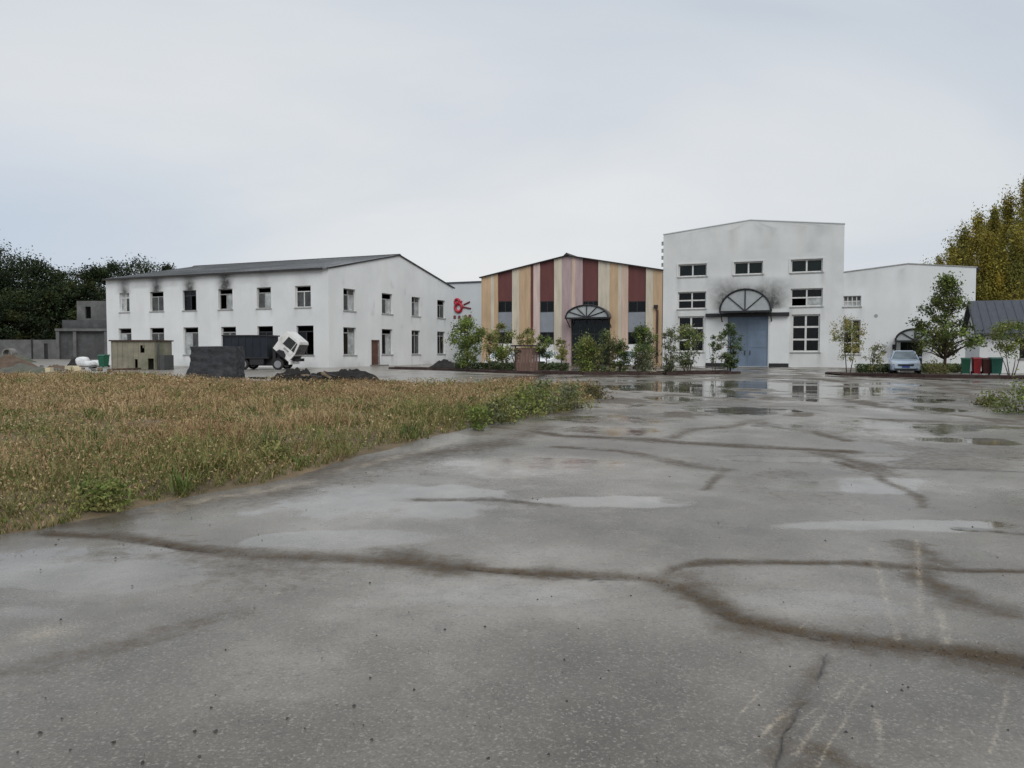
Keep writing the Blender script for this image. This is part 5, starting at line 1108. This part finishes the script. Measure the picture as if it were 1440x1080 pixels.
# low hedge lines at the back of the beds
for (a_, b_, Y_, lab) in ((640, 800, 55, 'low dark clipped hedge behind the young trees of the long bed'), (1205, 1262, 50, 'low dark hedge between wing and silver car'), (1295, 1352, 50.5, 'low dark hedge behind the conical tree')):
    x0_, x1_ = gx(a_, Y_).x, gx(b_, Y_).x; n_ = int(900*(x1_-x0_)); n_ = min(n_, 6000)
    root = thing('low_hedge', lab, 'hedge', ((x0_+x1_)/2, Y_, 0)); P_ = np.stack([rng.uniform(x0_, x1_, n_)-(x0_+x1_)/2, rng.normal(0, .18, n_), rng.random(n_)*.55+.03], -1)
    V_, Fq_, c4 = leaf_cloud(P_, np.full(n_, .07), np.array(DARKG)[rng.integers(0, 3, n_)]*(.6+.8*rng.random(n_))[:, None]); np_mesh('foliage', V_, Fq_, 'leaves', root, cols=c4)
# weeds at the rim of the field and at the right edge
WE = [(672,604,572,34,GREEN,'low green weed at the field rim, second last clump group'),(700,596,560,42,GREYG+OLIVE,'grey-green weed clump at the field rim'),(735,588,548,46,GREEN+OLIVE,'tall green weed clump near the tip of the field'),(765,582,541,44,GREYG+GREEN,'bushy grey-green weed near the tip of the field'),(800,577,546,42,OLIVE+GREYG,'olive weed clump at the tip of the field'),(835,561,546,34,BRN,'brown withered clump at the very tip of the field'),(385,655,634,40,OLIVE,'small green weed tuft at the field rim beside the brown stain'),(255,640,622,36,GREEN+OLIVE,'green weed in the middle of the near field'),(150,718,684,64,OLIVE+GREEN,'leafy green weeds on the near field rim'),(1432,582,546,56,GREEN+GREYG,'green weed clump growing from the concrete at the right'),(1395,572,556,30,BRN+OLIVE,'small dry weed beside the right-hand weed clump')]
for px, py, pyt, w_, cl, lab in WE:
    b = G(px, py); sc_ = b.y/F
    tree('weed_clump', lab, 'weed', b, max(.15, (py-pyt)*sc_), w_*sc_*1.5, z0=.03, shape='bush', n=700 if w_ < 40 else 1300, leaf=.012+.0022*b.y*.6, cols=cl, trunk=.008, clumps=34, stems=6, spread=.2, limbs=10)

# far trees ----------------------------------------------------------------
FG = ((.026,.040,.016),(.036,.052,.018),(.019,.031,.013),(.050,.060,.019)); k = 0
LW = [(-40,150,330,110),(5,140,346,70),(-15,136,372,80),(35,146,362,66),(62,142,372,60),(90,150,380,56),(112,156,384,48),(138,158,378,50),(165,162,373,52),(205,166,367,60),(232,170,372,44),(25,134,410,60),(70,136,408,56),(98,138,400,44),(128,140,400,40)]
for i, (px, Y_, pyt, w_) in enumerate(LW):
    b = gx(px, Y_); tree('dark_tree', 'dark evergreen-looking tree in the wood behind the boundary wall', 'tree', b, atY(px, pyt+1, Y_).z, w_*1.12*Y_/F, z0=.06, shape='round', n=9000, leaf=.23, cols=FG, trunk=.28, clumps=70, group='dark trees behind the boundary wall', spread=.17, limbs=6)
PG = ((.30,.255,.05),(.24,.22,.046),(.32,.25,.046),(.18,.18,.046))
RW = [(1292,104,384,26),(1303,102,378,32),(1318,100,368,36),(1335,98,345,40),(1352,100,325,40),(1372,96,300,44),(1392,98,298,42),(1412,94,285,46),(1436,92,262,50),(1462,92,255,54),(1345,92,366,44),(1385,90,340,50),(1425,88,330,54),(1400,105,320,44),(1500,90,250,60)]
for i, (px, Y_, pyt, w_) in enumerate(RW):
    b = gx(px, Y_); tree('autumn_poplar', 'yellow-brown autumn poplar behind the white wing and small house', 'tree', b, atY(px, pyt, Y_).z, w_*Y_/F, z0=.06, shape='column', n=15000, leaf=.135, cols=PG, trunk=.2, clumps=80, group='autumn poplars behind the small house', spread=.16, limbs=6)
